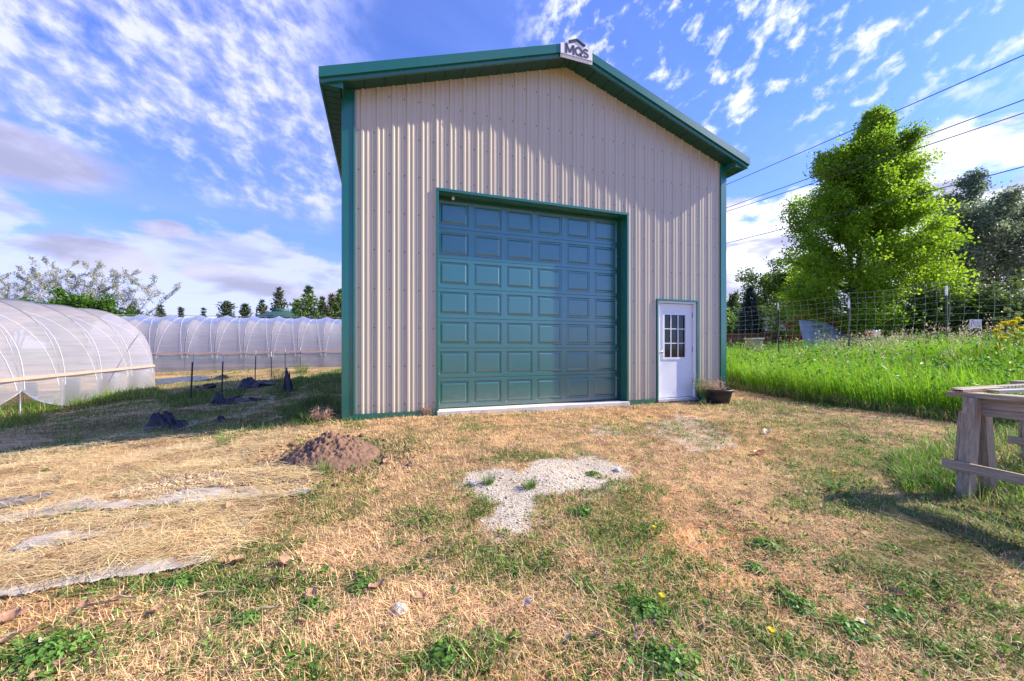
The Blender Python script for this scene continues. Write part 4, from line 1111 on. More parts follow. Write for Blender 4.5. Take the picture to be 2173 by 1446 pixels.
# ------------------------------------------------------------------ foliage tools
def unit(v): return v / np.maximum(1e-9, np.linalg.norm(v, axis=1, keepdims=True))
def blades(pos, L, W, head, lean, curl, col, tipcol=None):
    """bent grass blades: five points, three triangles each"""
    n = len(pos); L = L[:, None]; W = W[:, None]
    h = np.stack([np.cos(head), np.sin(head), np.zeros(n)], 1); s = np.stack([-np.sin(head), np.cos(head), np.zeros(n)], 1)
    zv = np.array([[0, 0, 1.0]])
    d1 = h * np.sin(lean)[:, None] + zv * np.cos(lean)[:, None]
    l2 = lean + curl
    d2 = h * np.sin(l2)[:, None] + zv * np.cos(l2)[:, None]
    mid = pos + d1 * L * .55; tip = mid + d2 * L * .45
    V = np.stack([pos - s * W * .5, pos + s * W * .5, mid - s * W * .38, mid + s * W * .38, tip], 1).reshape(-1, 3)
    b = np.arange(n)[:, None] * 5
    T = np.concatenate([b + np.array([[0, 1, 3]]), b + np.array([[0, 3, 2]]), b + np.array([[2, 3, 4]])], 0)
    tc_ = col if tipcol is None else tipcol
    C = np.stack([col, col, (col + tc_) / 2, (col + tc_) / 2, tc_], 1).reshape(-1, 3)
    return V, T, C
def leaf_cards(pos, nrm, dirv, L, W, col):
    """small folded leaves: four points, two triangles each"""
    n = len(pos); dirv = unit(dirv); s = unit(np.cross(dirv, nrm)); up = unit(np.cross(s, dirv))
    L = L[:, None]; W = W[:, None]
    V = np.stack([pos, pos + dirv * L * .45 - s * W * .5 + up * W * .12, pos + dirv * L - up * L * .1, pos + dirv * L * .45 + s * W * .5 + up * W * .12], 1).reshape(-1, 3)
    b = np.arange(n)[:, None] * 4
    T = np.concatenate([b + np.array([[0, 1, 2]]), b + np.array([[0, 2, 3]])], 0)
    return V, T, np.repeat(col, 4, axis=0)
def merge(parts):
    V, T, C, k = [], [], [], 0
    for v, t, c in parts: V.append(v); T.append(t + k); C.append(c); k += len(v)
    return np.concatenate(V), np.concatenate(T), np.concatenate(C)
def tubes_np(mb, pts, r0, r1, seg): mb.tube(pts, [r0 + (r1 - r0) * i / (len(pts) - 1) for i in range(len(pts))], seg, cap=False)

def tree(name, label, base, trunk, r0, limbs, n_limb, prof, elev, n_twig, n_leaf, leaf, cols, mats, group=None, twig=.35, seed=1, curve=.25, h0=.18, spread=.16, gap=0.0, hang=0.0, cat='tree', shell=.25, sq=(1, 1), align=.8):
    """trunk: list of polylines (local). limbs grow off the trunks, length by prof(height fraction, azimuth); twigs off limbs; leaves off twigs"""
    rs = np.random.default_rng(seed); root = empty(name, base, 0, label, cat, group)
    tb, br = MB(), MB(); lp, ld_, lc = [], [], []
    zmax = max(p[-1][2] for p in trunk)
    for tl in trunk: tubes_np(tb, tl, r0, r0 * .12, 8)
    dark, light = np.array(cols[0]), np.array(cols[1])
    for k in range(n_limb):
        tl = trunk[k % len(trunk)]
        f = h0 + (1 - h0) * ((k + .5) / n_limb) ** .85
        f = min(.995, f + rs.normal() * .01)
        seg = f * (len(tl) - 1); i = min(len(tl) - 2, int(seg)); o = np.array(tl[i]) + (np.array(tl[i + 1]) - np.array(tl[i])) * (seg - i)
        a = k * 2.39996 + rs.normal() * .3
        hf = o[2] / zmax
        L = prof(hf, a) * rs.uniform(.78, 1.12)
        if L < .05: continue
        e = elev(hf) + rs.normal() * .10
        d = np.array([math.cos(a) * math.cos(e) * sq[0], math.sin(a) * math.cos(e) * sq[1], math.sin(e)])
        pts = []
        for q in range(6):
            t = q / 5; p = o + d * L * t + np.array([0, 0, curve * L * t * t]) + rs.normal(size=3) * .025 * L * (t > 0); pts.append(p)
        rr = max(.012, r0 * .32 * (1 - hf) + .012)
        tubes_np(br, pts, rr, .006, 5)
        tint = rs.uniform(0, 1)
        for w in range(n_twig):
            if rs.uniform() < gap: continue
            t = shell + (1.02 - shell) * math.sqrt((w + rs.uniform()) / n_twig)
            sg = min(t, .999) * 5; i = int(sg); c = pts[i] + (pts[i + 1] - pts[i]) * (sg - i)
            td = d * align + rs.normal(size=3) * .75; td[2] += .25 - hang; td /= np.linalg.norm(td)
            tl_ = twig * L ** .5 * rs.uniform(.5, 1.2) * (1.25 - .5 * t)
            end = c + td * tl_
            br.tube([c, end], [.009, .004], 3, cap=False)
            m = max(1, int(n_leaf * rs.uniform(.6, 1.4)))
            s = rs.uniform(.1, 1.1, m)[:, None]
            p = c + (end - c) * s + rs.normal(size=(m, 3)) * spread * np.array([1, 1, .7])
            lp.append(p); dd = td[None] * .6 + rs.normal(size=(m, 3)) * .8; dd[:, 2] -= hang; ld_.append(dd)
            u = np.clip(tint * .45 + rs.uniform(0, .55) + rs.normal(size=m) * .12, 0, 1)[:, None]
            lc.append(dark * (1 - u) + light * u)
    tb.build('trunk', mats[0], root); br.build('branches', mats[1], root)
    p, d, c = np.concatenate(lp), np.concatenate(ld_), np.concatenate(lc); n = len(p)
    nr = unit(rs.normal(size=(n, 3)) * .8 + np.array([0, 0, .9]))
    V, T, C = leaf_cards(p, nr, d, leaf[0] * rs.uniform(.7, 1.3, n), leaf[1] * rs.uniform(.7, 1.3, n), c)
    np_mesh('foliage', V, T, C, mats[2], root)
    return root

def gp(px, d, dz=0.0):
    x = (px - CX) / F * d
    return (x, d, gz1(x, d) - .05 + dz)
# the big bright maple
def prof_m(h, a):
    r = np.interp(h, [0, .06, .15, .3, .45, .6, .72, .84, .93, 1.0], [4.0, 4.1, 3.8, 3.2, 2.6, 2.05, 1.6, 1.15, .8, .45])
    return r * (1 + .13 * math.sin(a * 3 + h * 14) + .12 * math.sin(a * 5 - h * 23)) * (1.0 + .02 * math.cos(a))
tr = [[(0, 0, 0), (.05, 0, 2), (.15, .1, 5), (.45, 0, 8), (.8, .1, 10.8), (1.4, .1, 13.2)], [(0, 0, .6), (.4, -.3, 3), (.8, -.3, 6), (1.0, -.2, 8.6), (1.3, -.2, 10.4)], [(0, 0, .7), (-.3, -.2, 3), (-.5, -.1, 6), (-.55, -.2, 8.6), (-.45, -.1, 10.6)]]
tree('maple_tree', 'big bright green maple with a broad pointed crown beyond the wire fence', gp(1818, 21.5), tr, .21, None, 200, prof_m, lambda h: .0 + .95 * h, 18, 48, (.118, .105),
     ((.14, .29, .014), (.37, .55, .03)), (m_bark, m_bark, m_leafbright), seed=4, twig=.60, curve=.20, h0=.02, spread=.19, shell=.30, gap=.10)
# grey green poplars at the right
def pop(px, d, h, lean, seed, lab, n=46, rw=2.3):
    t1 = [(lean * (k / 5) ** 1.2 * 1.0, .3 * math.sin(k), h * k / 5) for k in range(6)]
    t2 = [(lean * .55 * (k / 5) - .5 * k / 5, .6 * k / 5, h * .86 * k / 5) for k in range(6)]
    tree('poplar_tree', lab, gp(px, d), [t1, t2], .22, None, n, lambda q, a: rw * np.interp(q, [0, .25, .5, .8, 1], [.3, .85, 1.0, .75, .25]) * (1 + .2 * math.sin(a * 2 + q * 17)), lambda q: .55 + .5 * q, 12, 26, (.17, .12),
         ((.11, .17, .09), (.30, .38, .23)), (m_bark, m_bark, m_leaf), 'grey green poplars behind the maple', seed=seed, twig=.55, h0=.32, spread=.22, gap=.14)
pop(2040, 27, 12.4, .4, 11, 'slender grey green poplar whose top shows right beside the maple', 46, 1.7)
pop(1988, 25, 10.2, 4.6, 12, 'grey green poplar with a dark leaning trunk at the right of the maple', 50, 2.0)
pop(2108, 26, 9.8, 3.0, 13, 'grey green poplar with several leaning stems at the edge of the view', 60, 2.3)
# small trees, shrubs
def bush(name, lab, px, d, h, w, cols, seed, n=34, leaf=(.16, .12), cat='tree', group=None, lv=22, hz=.1):
    t = [[(0, 0, 0), (.05, 0, h * .4), (-.05, .05, h * .8)], [(0, 0, 0), (w * .25, .1, h * .35), (w * .4, 0, h * .7)], [(0, 0, 0), (-w * .25, -.1, h * .35), (-w * .4, 0, h * .66)]]
    return tree(name, lab, gp(px, d), t, .09, None, n, lambda q, a: w * .62 * np.interp(q, [0, .3, .6, .9, 1.25], [.6, 1, .9, .55, .3]) * (1 + .22 * math.sin(a * 3 + seed)), lambda q: .15 + .8 * q, 10, lv, leaf, cols, (m_bark, m_bark, m_leaf), group, seed=seed, twig=.45, h0=hz, spread=.20, cat=cat)
bush('leafy_tree', 'rounded light green tree just past the barn corner', 1548, 27, 3.3, 1.7, ((.09, .20, .02), (.20, .36, .05)), 21)
bush('leafy_tree', 'pale hazy green tree rising behind the blue spruce', 1566, 40, 6.0, 3.6, ((.09, .15, .05), (.18, .25, .09)), 22, leaf=(.24, .2))
bush('leafy_tree', 'mid green spreading tree between the spruce and the maple', 1668, 32, 7.6, 4.4, ((.09, .17, .025), (.22, .34, .06)), 23, n=60, leaf=(.17, .13), lv=24, hz=.45)
bush('dark_shrub', 'dark green broad shrub under the poplars beyond the fence', 2035, 19, 2.9, 3.4, ((.06, .11, .02), (.16, .24, .05)), 24, n=44, cat='shrub')
bush('dark_shrub', 'grey green shrub at the foot of the leaning poplar', 2120, 18, 2.4, 3.2, ((.07, .12, .03), (.17, .24, .08)), 25, n=40, cat='shrub')
bush('dark_shrub', 'low dark bushes under the right side of the maple', 1950, 20, 1.9, 3.2, ((.07, .13, .015), (.18, .28, .04)), 26, n=40, cat='shrub')
bush('leafy_tree', 'dense dark green tree rising behind the near greenhouse', 165, 31, 5.7, 3.5, ((.04, .11, .01), (.11, .24, .025)), 27, n=80, leaf=(.17, .14), lv=34)
bush('leafy_tree', 'lower dark green tree at the end of the near greenhouse roof', 218, 32, 4.5, 2.9, ((.04, .11, .012), (.11, .22, .03)), 28, n=50, leaf=(.17, .14), lv=28)
bush('leafy_tree', 'olive shrub below the silver poplars', 288, 37, 4.6, 3.6, ((.05, .075, .03), (.10, .14, .06)), 29, n=40, leaf=(.2, .14))
def silver(px, d, h, seed, lab, lean, n=42):
    t = []
    for k in range(6):
        a = -1.1 + .44 * k; t.append([(0, 0, 0), (lean * .2 + .6 * a, .2 * k - .5, h * .26), (lean * .6 + 1.9 * a, .3 * k - .8, h * .56), (lean + 3.4 * a, .3 * k - .8, h * (.90 - .09 * abs(a) ** 2))])
    tree('silver_poplar', lab, gp(px, d), t, .12, None, n, lambda q, a: 2.3 * np.interp(q, [0, .4, 1], [1.1, 1.0, .6]), lambda q: .72, 13, 13, (.15, .075), ((.30, .31, .23), (.62, .63, .54)), (m_barkpale, m_barkpale, m_leaf), 'silver poplars behind the greenhouses', seed=seed, twig=.42, h0=.30, spread=.075, gap=.08, curve=.12, align=1.9)
silver(30, 38, 9.2, 31, 'wide silvery poplar standing over the near greenhouse roof', -1.8, 62)
silver(160, 38, 10.2, 32, 'tall silvery poplar fanning out behind the dark green tree', .2, 74)
silver(232, 39, 8.8, 33, 'silvery poplar leaning out toward the far greenhouse', 2.2, 58)

# conifers
def conifer(name, lab, px, d, h, w, cols, seed, group=None, whorl=22, per=9, needles=46, nl=.16, droop=-.1, top=.02, nw=.035):
    rs = np.random.default_rng(seed); root = empty(name, gp(px, d), 0, lab, 'tree', group)
    tb = MB(); tubes_np(tb, [(0, 0, 0), (0, 0, h * .6), (0, 0, h)], h * .018, .01, 7); tb.build('trunk', m_bark, root)
    br = MB(); lp, ldv, lc = [], [], []
    dark, light = np.array(cols[0]), np.array(cols[1]); rough_k = rs.uniform(.55, 1.0)
    for k in range(whorl):
        z = h * (.06 + .92 * (k / (whorl - 1)) ** .9); rad = w * .5 * max(top, (1 - z / h) ** rough_k) * rs.uniform(.62, 1.2)
        for q in range(per):
            a = q * 2 * math.pi / per + k * .7 + rs.normal() * .2; L = rad * rs.uniform(.75, 1.12)
            e = droop + .5 * (z / h)
            p0 = np.array([0, 0, z]); d_ = np.array([math.cos(a) * math.cos(e), math.sin(a) * math.cos(e), math.sin(e)])
            p1 = p0 + d_ * L + np.array([0, 0, .12 * L])
            br.tube([p0, (p0 + p1) / 2 - np.array([0, 0, .05 * L]), p1], [.018, .012, .005], 3, cap=False)
            m = max(6, int(needles * (L / (w * .5)) ** .7))
            t = rs.uniform(.12, 1.05, m)[:, None]; c = p0 + (p1 - p0) * t
            c = c + rs.normal(size=(m, 3)) * .12 * L ** .5 * np.array([1, 1, .45])
            lp.append(c); dd = d_[None] * 1.0 + rs.normal(size=(m, 3)) * .7; ldv.append(dd)
            u = np.clip(rs.uniform(0, .6) + rs.normal(size=m) * .2, 0, 1)[:, None]; lc.append(dark * (1 - u) + light * u)
    br.build('branches', m_bark, root)
    p, d2, c = np.concatenate(lp), np.concatenate(ldv), np.concatenate(lc); n = len(p)
    V, T, C = leaf_cards(p, unit(rs.normal(size=(n, 3)) + np.array([0, 0, .6])), d2, nl * rs.uniform(.7, 1.4, n), np.full(n, nw) * rs.uniform(.8, 1.4, n), c)
    np_mesh('foliage', V, T, C, m_needle, root)
    return root
conifer('blue_spruce', 'dark blue green spruce between the barn corner and the grey house', 1592, 25, 4.6, 2.7, ((.03, .06, .055), (.11, .17, .15)), 41, whorl=26, per=11, needles=60, nl=.2, nw=.07)
gpn = 'conifers on the skyline beyond the far greenhouse'
for i, (px, d, top, wd, lab, cl) in enumerate((
        (340, 48, 650, 3.4, 'small dark conifer nearest the silver poplars on the skyline', 0), (384, 50, 655, 3.2, 'low rounded conifer second from the silver poplars', 0),
        (432, 56, 656, 1.5, 'tiny conifer tip alone above the middle of the far tunnel', 0), (481, 46, 645, 3.4, 'dense bell shaped conifer on the skyline', 0),
        (521, 46, 649, 2.8, 'small pointed conifer next to the bell shaped one', 0), (592, 42, 614, 4.4, 'tall dark conifer rising behind the gazebo', 0),
        (556, 44, 640, 3.0, 'lower ragged conifer beside the tall one behind the gazebo', 0), (655, 36, 611, 3.6, 'light green pine with a long bare leader shoot', 1),
        (683, 40, 635, 2.6, 'thin bluish conifer between the two light pines', 0), (704, 38, 628, 2.6, 'brownish topped pine close to the barn', 2), (722, 36, 620, 3.0, 'light green pine half hidden by the barn corner', 1), (630, 40, 640, 3.0, 'bushy mid green pine beside the long leader pine', 1))):
    b = gp(px, d); h = CH + (HY - top) * d / F - b[2]
    conifer('pine_tree', lab, px, d, h, wd * 1.35, (((.06, .085, .04), (.16, .20, .09)), ((.09, .16, .03), (.24, .33, .09)), ((.11, .09, .05), (.24, .19, .11)))[cl], 50 + i, gpn, whorl=13, per=8, needles=40, nl=.36, droop=.45, nw=.12)

# ------------------------------------------------------------------ ground cover
def ring(n, d0, d1, a0=-57, a1=57):
    d = np.exp(rng.uniform(math.log(d0), math.log(d1), n)); a = np.radians(rng.uniform(a0, a1, n))
    return d * np.tan(a) * .999, d
def cvar(base, n, v=.18, hue=.08):
    c = np.array(base)[None] * (1 + rng.normal(size=(n, 1)) * v) * (1 + rng.normal(size=(n, 3)) * hue)
    return np.clip(c, .004, .95)
def on_ground(x, y, dz=0.0): return np.stack([x, y, gz(x, y) + dz], 1)

# dry mown grass
n = 230000
x, y = ring(n, 1.0, 13)
sand, faint, straw, fab, barn_, tall = zones(x, y)
g = greenness(x, y); dens = .45 + .55 * fbm(x, y, 2.2, 15, 3) * 1.6
mnd = ((x - MX) / .55) ** 2 + ((y - MY - .22) / .48) ** 2 < 1
keep = ~barn_ & ~tall & ~mnd & ~fab & (rng.uniform(size=n) < np.where(sand, .09, np.where(faint, .45, np.where(straw, .35, dens)))) & (rng.uniform(size=n) > g * .55) & ~((x < -3) & (y > 6.5) & (rng.uniform(size=n) < .25))
x, y = x[keep], y[keep]; n = len(x); dist = y
lie = rng.uniform(size=n) < .62
L = np.where(lie, rng.uniform(.03, .10, n), rng.uniform(.02, .055, n)); L *= 1 + .3 * (rng.uniform(size=n) < .04) * 3
W = np.maximum(rng.uniform(.0022, .0045, n), dist * .0011)
lean = np.where(lie, rng.uniform(1.15, 1.62, n), rng.uniform(.1, .9, n)); curl = rng.uniform(-.3, .5, n) * ~lie + rng.uniform(-.12, .1, n)
mixc = fbm(x, y, 1.7, 40, 3)[:, None]
col = cvar((.74, .485, .245), n, .27) * (.60 + .65 * mixc) + rng.uniform(0, .22, (n, 1)) ** 1.3 * np.array([[1, .9, .72]])
r_ = fbm(x, y, .9, 44, 3)[:, None]; col = col * (1 + np.clip(r_ - .5, 0, .3) * np.array([[.7, -.1, -.6]]))
o = np_mesh('dry_grass', *blades(on_ground(x, y, .002), L, W, rng.uniform(0, 6.283, n), lean, curl, col), m_dry)
tag(o, 'short dry mown grass and thatch over the yard', 'grass', kind='stuff')

# green grass among it and over the shaded field
n = 260000
x, y = ring(n, 1.0, 24)
sand, faint, straw, fab, barn_, tall = zones(x, y)
g = greenness(x, y)
fld = (x < -2.2) & (y > 5.6)
bed = straw & ~fld & (g < .45)
g2 = np.where(fld, np.clip(.20 + 1.9 * (fbm(x, y, .8, 70, 4) - .46) + g, .05, 1), g)
keep = ~barn_ & ~tall & ~(sand & (rng.uniform(size=n) > .03)) & ~(bed & (rng.uniform(size=n) > .35)) & (rng.uniform(size=n) < np.clip(g2 * 1.15 + .05, 0, 1)) & ~(fab & (rng.uniform(size=n) > .05))
x, y, g2, fld = x[keep], y[keep], g2[keep], fld[keep]; n = len(x)
L = rng.uniform(.02, .06, n) * (.7 + .8 * g2) * np.where(fld, 1.9, 1); W = np.maximum(rng.uniform(.0028, .0055, n), y * .0011)
fresh = fbm(x, y, 1.1, 80, 3)[:, None]
col = cvar((.14, .235, .04), n, .24, .1) * (.7 + .6 * fresh) + (rng.uniform(size=(n, 1)) < .12) * np.array([[.16, .12, .05]])
o = np_mesh('green_grass', *blades(on_ground(x, y, .002), L, W, rng.uniform(0, 6.283, n), rng.uniform(.1, 1.15, n), rng.uniform(.1, .9, n), col), m_grass)
tag(o, 'short green grass growing in patches through the dry lawn', 'grass', kind='stuff')

# straw on the beds and across the field
n = 110000
x, y = ring(n, 1.6, 15, -57, -8)
sand, faint, straw, fab, barn_, tall = zones(x, y)
w2 = fbm(x, y, 1.2, 90, 3)
keep = ~barn_ & ~mnd[:1].any() & (straw | ((x < -2.5) & (y > 4.6) & (w2 > .47))) & (rng.uniform(size=n) < np.where(fab, .42, .95) * np.clip(3.0 * (fbm(x, y, 2.0, 99, 4) - .34), .07, 1))
x, y = x[keep], y[keep]; n = len(x)
L = rng.uniform(.08, .30, n); W = np.maximum(rng.uniform(.0022, .0042, n), y * .0012)
head = rng.normal(size=n) * (.35 + 1.1 * fbm(x, y, 1.8, 92, 2)) + np.where(rng.uniform(size=n) < .5, 0, math.pi) + .12
col = cvar((.88, .635, .335), n, .24, .05) * (.75 + .4 * fbm(x, y, 3, 95, 2)[:, None]) * (1 - .45 * (rng.uniform(size=(n, 1)) < .22))
o = np_mesh('straw', *blades(on_ground(x, y, .012) + np.stack([0 * x, 0 * x, rng.uniform(0, .02, n) + .075 * np.clip(fbm(x, y, 2.6, 97, 4) - .42, 0, 1) * 2], 1), L, W, head, rng.uniform(1.45, 1.62, n), rng.uniform(-.1, .12, n), col), m_dry)
tag(o, 'golden straw mulch spread over the planting beds', 'straw', kind='stuff')

# pebbles on the sandy patch, gravel in the straw, crumbs of earth on the mound
def pebbles(name, label, x, y, r, col, lift=0.0):
    n = len(x); octa = np.array([[1, 0, 0], [-1, 0, 0], [0, 1, 0], [0, -1, 0], [0, 0, 1], [0, 0, -.6]], float)
    tri = np.array([[0, 2, 4], [2, 1, 4], [1, 3, 4], [3, 0, 4], [2, 0, 5], [1, 2, 5], [3, 1, 5], [0, 3, 5]])
    s = r[:, None, None] * (1 + .35 * rng.normal(size=(n, 6, 1))) * np.array([1, 1, .7])
    V = octa[None] * s + on_ground(x, y, lift)[:, None]
    T = (np.arange(n)[:, None, None] * 6 + tri[None]).reshape(-1, 3)
    o = np_mesh(name, V.reshape(-1, 3), T, np.repeat(col, 6, axis=0), m_peb)
    return tag(o, label, 'gravel', kind='stuff')
n = 60000; x, y = ring(n, 2.2, 9, -10, 32)
sand, faint, straw, fab, barn_, tall = zones(x, y); k = (sand & (rng.uniform(size=n) < .9)) | (faint & (rng.uniform(size=n) < .55)) | (rng.uniform(size=n) < .012); k &= ~barn_ & ~tall
x, y = x[k], y[k]; n = len(x)
pebbles('gravel', 'pale gravel and grit on the bare sandy patches', x, y, rng.exponential(.0024, n) + .0012, cvar((.50, .445, .375), n, .38, .03), .001)
gp2 = ppoly([(240, 1060), (330, 1020), (480, 1000), (640, 1010), (650, 1036), (520, 1036), (330, 1062)])
n = 12000; x = rng.uniform(-3.6, -1.2, n); y = rng.uniform(2.8, 4.4, n); k = inpoly(*jit(x, y, .2, 5), gp2)
x, y = x[k], y[k]; n = len(x)
pebbles('gravel', 'small tan stones scattered along the straw bed', x, y, rng.exponential(.005, n) + .004, cvar((.50, .38, .27), n, .3, .05), .015)

n = 2600; a = rng.uniform(0, 6.283, n); q = np.abs(rng.normal(size=n)) * .25 + .42; x = MX + np.cos(a) * q * 1.15; y = MY + .2 + np.sin(a) * q
o = pebbles('soil_crumbs', 'crumbs of brown soil spilled around the heap', x, y, rng.exponential(.006, n) + .003, cvar((.13, .08, .055), n, .3, .05), .004)
# tall green grass on the bank
n = 150000
x = rng.uniform(4.0, 17, n); y = rng.uniform(5.5, 20, n)
sand, faint, straw, fab, barn_, tall = zones(x, y)
front = y - 5.5
keep = tall & ~barn_ & (rng.uniform(size=n) < np.clip(1.5 * (9.0 / np.hypot(x, y)) ** 2, 0, 1)) & (np.abs(x / y) < 1.5)
x, y = x[keep], y[keep]; n = len(x)
hgt = np.interp(x / y, [.54, .62, .85, .98, 1.2], [.84, .91, .91, .99, 1.0]) * (.72 + .55 * fbm(x, y, .9, 101, 3))
edge = np.clip(fbm(x, y, .6, 104, 2) * .5 + .6, 0, 1)
L = hgt * rng.uniform(.5, 1.15, n) * edge; W = np.maximum(rng.uniform(.006, .011, n), y * .0011)
tone = fbm(x, y, .55, 105, 4)[:, None]
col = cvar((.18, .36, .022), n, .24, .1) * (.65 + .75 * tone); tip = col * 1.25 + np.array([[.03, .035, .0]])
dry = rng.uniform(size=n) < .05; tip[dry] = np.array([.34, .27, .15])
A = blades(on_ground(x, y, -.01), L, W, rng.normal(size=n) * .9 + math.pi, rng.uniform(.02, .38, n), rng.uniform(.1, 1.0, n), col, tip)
# seed heads
ns = 9000; i = rng.integers(0, n, ns * 3); pr_ = np.interp(x[i] / y[i], [.54, .8, .92, 1.1, 1.4], [.01, .02, .12, .15, .10]); i = i[rng.uniform(size=len(i)) < pr_ * .6 * np.interp(y[i], [7, 8.5, 10], [.15, .5, 1.2])]
ns = len(i); sx = x[i] + rng.normal(size=ns) * .1; sy = y[i] + rng.normal(size=ns) * .1
sb = on_ground(sx, sy, 0); sh_ = hgt[i] * rng.uniform(.85, 1.22, ns)
stalk = blades(sb, sh_, np.full(ns, .004), rng.uniform(0, 6.28, ns), rng.uniform(0, .15, ns), rng.uniform(0, .3, ns), cvar((.28, .26, .10), ns), cvar((.42, .34, .2), ns))
hd = []
for q in range(5):
    hp = sb + np.stack([rng.normal(size=ns) * .03, rng.normal(size=ns) * .03, sh_ * rng.uniform(.80, 1.0, ns)], 1)
    hd.append(leaf_cards(hp, unit(rng.normal(size=(ns, 3))), rng.normal(size=(ns, 3)) * .5 + np.array([[0, 0, .7]]), rng.uniform(.04, .08, ns), rng.uniform(.012, .022, ns), cvar((.50, .42, .28), ns, .2, .06)))
# broad weeds mixed in along the top
nb_ = 9000; i = rng.integers(0, n, nb_); bp = on_ground(x[i], y[i]) + np.stack([rng.normal(size=nb_) * .1, rng.normal(size=nb_) * .1, hgt[i] * rng.uniform(.35, .98, nb_)], 1)
wl = leaf_cards(bp, unit(rng.normal(size=(nb_, 3)) * .6 + np.array([[0, 0, 1.0]])), rng.normal(size=(nb_, 3)), rng.uniform(.05, .13, nb_), rng.uniform(.03, .06, nb_), cvar((.12, .27, .03), nb_, .25, .1))
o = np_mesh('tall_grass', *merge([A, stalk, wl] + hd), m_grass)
tag(o, 'tall lush green grass with seed heads on the bank', 'grass', kind='stuff')
# longer grass beside and under the sawhorse and at the foot of the bank
def longgrass(name, label, polys, n, L0, L1, base, dryf, head=None, W0=.004, lay=0.0):
    X, Y = [], []
    for pl in polys:
        pl = ppoly(pl); xs = [p[0] for p in pl]; ys = [p[1] for p in pl]
        x = rng.uniform(min(xs), max(xs), n); y = rng.uniform(min(ys), max(ys), n); k = inpoly(*jit(x, y, .15, 4), pl) & (rng.uniform(size=n) < fbm(x, y, 3, 120, 3) * 1.5)
        X.append(x[k]); Y.append(y[k])
    x, y = np.concatenate(X), np.concatenate(Y); m = len(x)
    L = rng.uniform(L0, L1, m) * (.6 + .8 * fbm(x, y, 2.2, 121, 3)); W = np.maximum(rng.uniform(W0, W0 * 1.8, m), y * .0011)
    col = cvar(base, m, .22, .1) * (.7 + .6 * fbm(x, y, 1.5, 122, 3)[:, None]); dr = rng.uniform(size=m) < dryf; col[dr] = cvar((.46, .36, .18), int(dr.sum()))
    o = np_mesh(name, *blades(on_ground(x, y, -.005), L, W, rng.uniform(0, 6.28, m) if head is None else head + rng.normal(size=m) * .7, rng.uniform(.05, .8, m) * (1 - lay * .6) + lay, rng.uniform(.2, 1.1, m) * (1 - lay * .75), col, col * 1.15), m_grass)
    return tag(o, label, 'grass', kind='stuff')
longgrass('long_grass', 'longer green grass growing around the sawhorse legs', [[(2040, 905), (2300, 900), (2500, 1120), (2060, 1075), (1900, 1040), (1930, 960), (2010, 960)], [(1890, 990), (1930, 965), (1990, 940), (2010, 1030), (1930, 1050)]], 26000, .08, .22, (.15, .28, .035), .14)
longgrass('grass_fringe', 'knee high grass fringe along the foot of the bank', [[(1540, 822), (1620, 838), (1720, 856), (1850, 874), (2010, 896), (2173, 912), (2173, 890), (2010, 872), (1850, 856), (1720, 838), (1620, 820), (1545, 808)]], 30000, .12, .32, (.11, .19, .03), .22)
longgrass('field_grass', 'tufty green weeds along the near greenhouse and down the shaded slope', [[(0, 900), (60, 862), (130, 848), (240, 834), (330, 826), (340, 840), (250, 856), (120, 880), (0, 925)], [(660, 800), (726, 784), (728, 830), (690, 845), (650, 850)], [(600, 880), (700, 850), (728, 870), (725, 885), (640, 905)], [(330, 850), (420, 830), (520, 830), (500, 850), (380, 868)], [(560, 840), (640, 800), (660, 810), (600, 850)]], 22000, .08, .26, (.10, .185, .028), .14, W0=.006)
longgrass('cut_hay', 'pale cut grass clippings heaped on the lawn by the sawhorse', [[(1860, 1165), (1960, 1110), (2100, 1110), (2200, 1180), (2130, 1260), (1980, 1240), (1890, 1210)]], 5000, .12, .30, (.24, .28, .10), .5, head=2.8, W0=.0022, lay=1.2)

# small weeds woven through the lawn, and loose litter
def lawn_weeds(n, d0, d1, a0, a1):
    x, y = ring(n, d0, d1, a0, a1); sand, faint, straw, fab, barn_, tall = zones(x, y)
    k = ~(sand | barn_ | tall | fab | straw) & (rng.uniform(size=n) < np.clip(greenness(x, y) * 1.0 + .05 + .12 * (x > 1.2), 0, 1)); x, y = x[k], y[k]
    P_ = []
    for cx, cy in zip(x, y):
        m = rng.integers(8, 34); r = rng.uniform(.02, .07); a = rng.uniform(0, 6.283, m); q = r * np.sqrt(rng.uniform(size=m))
        P_.append(np.stack([cx + q * np.cos(a), cy + q * np.sin(a), a, np.full(m, r), np.full(m, rng.uniform(.6, 1.35))], 1))
    p = np.concatenate(P_); m = len(p); base = on_ground(p[:, 0], p[:, 1], .004) + np.stack([0 * p[:, 0], 0 * p[:, 0], rng.uniform(0, .025, m)], 1)
    d = np.stack([np.cos(p[:, 2]), np.sin(p[:, 2]), rng.uniform(.1, .9, m)], 1) + rng.normal(size=(m, 3)) * .35
    sz = np.maximum(rng.uniform(.010, .030, m), p[:, 1] * .003)
    return leaf_cards(base, unit(rng.normal(size=(m, 3)) * .5 + np.array([[0, 0, 1.0]])), d, sz, sz * rng.uniform(.25, .75, m), cvar((.135, .27, .045), m, .2, .1) * p[:, 4:5])
o = np_mesh('lawn_weeds', *merge([lawn_weeds(4400, 1.0, 7, -57, 57), lawn_weeds(1000, 1.0, 6, 5, 57)]), m_grass)
tag(o, 'tiny leafy weeds scattered through the dry lawn', 'weeds', kind='stuff')
n = 9000; x, y = ring(n, 1.0, 8); sand, faint, straw, fab, barn_, tall = zones(x, y); k = ~(barn_ | tall | sand); x, y = x[k], y[k]; n = len(x)
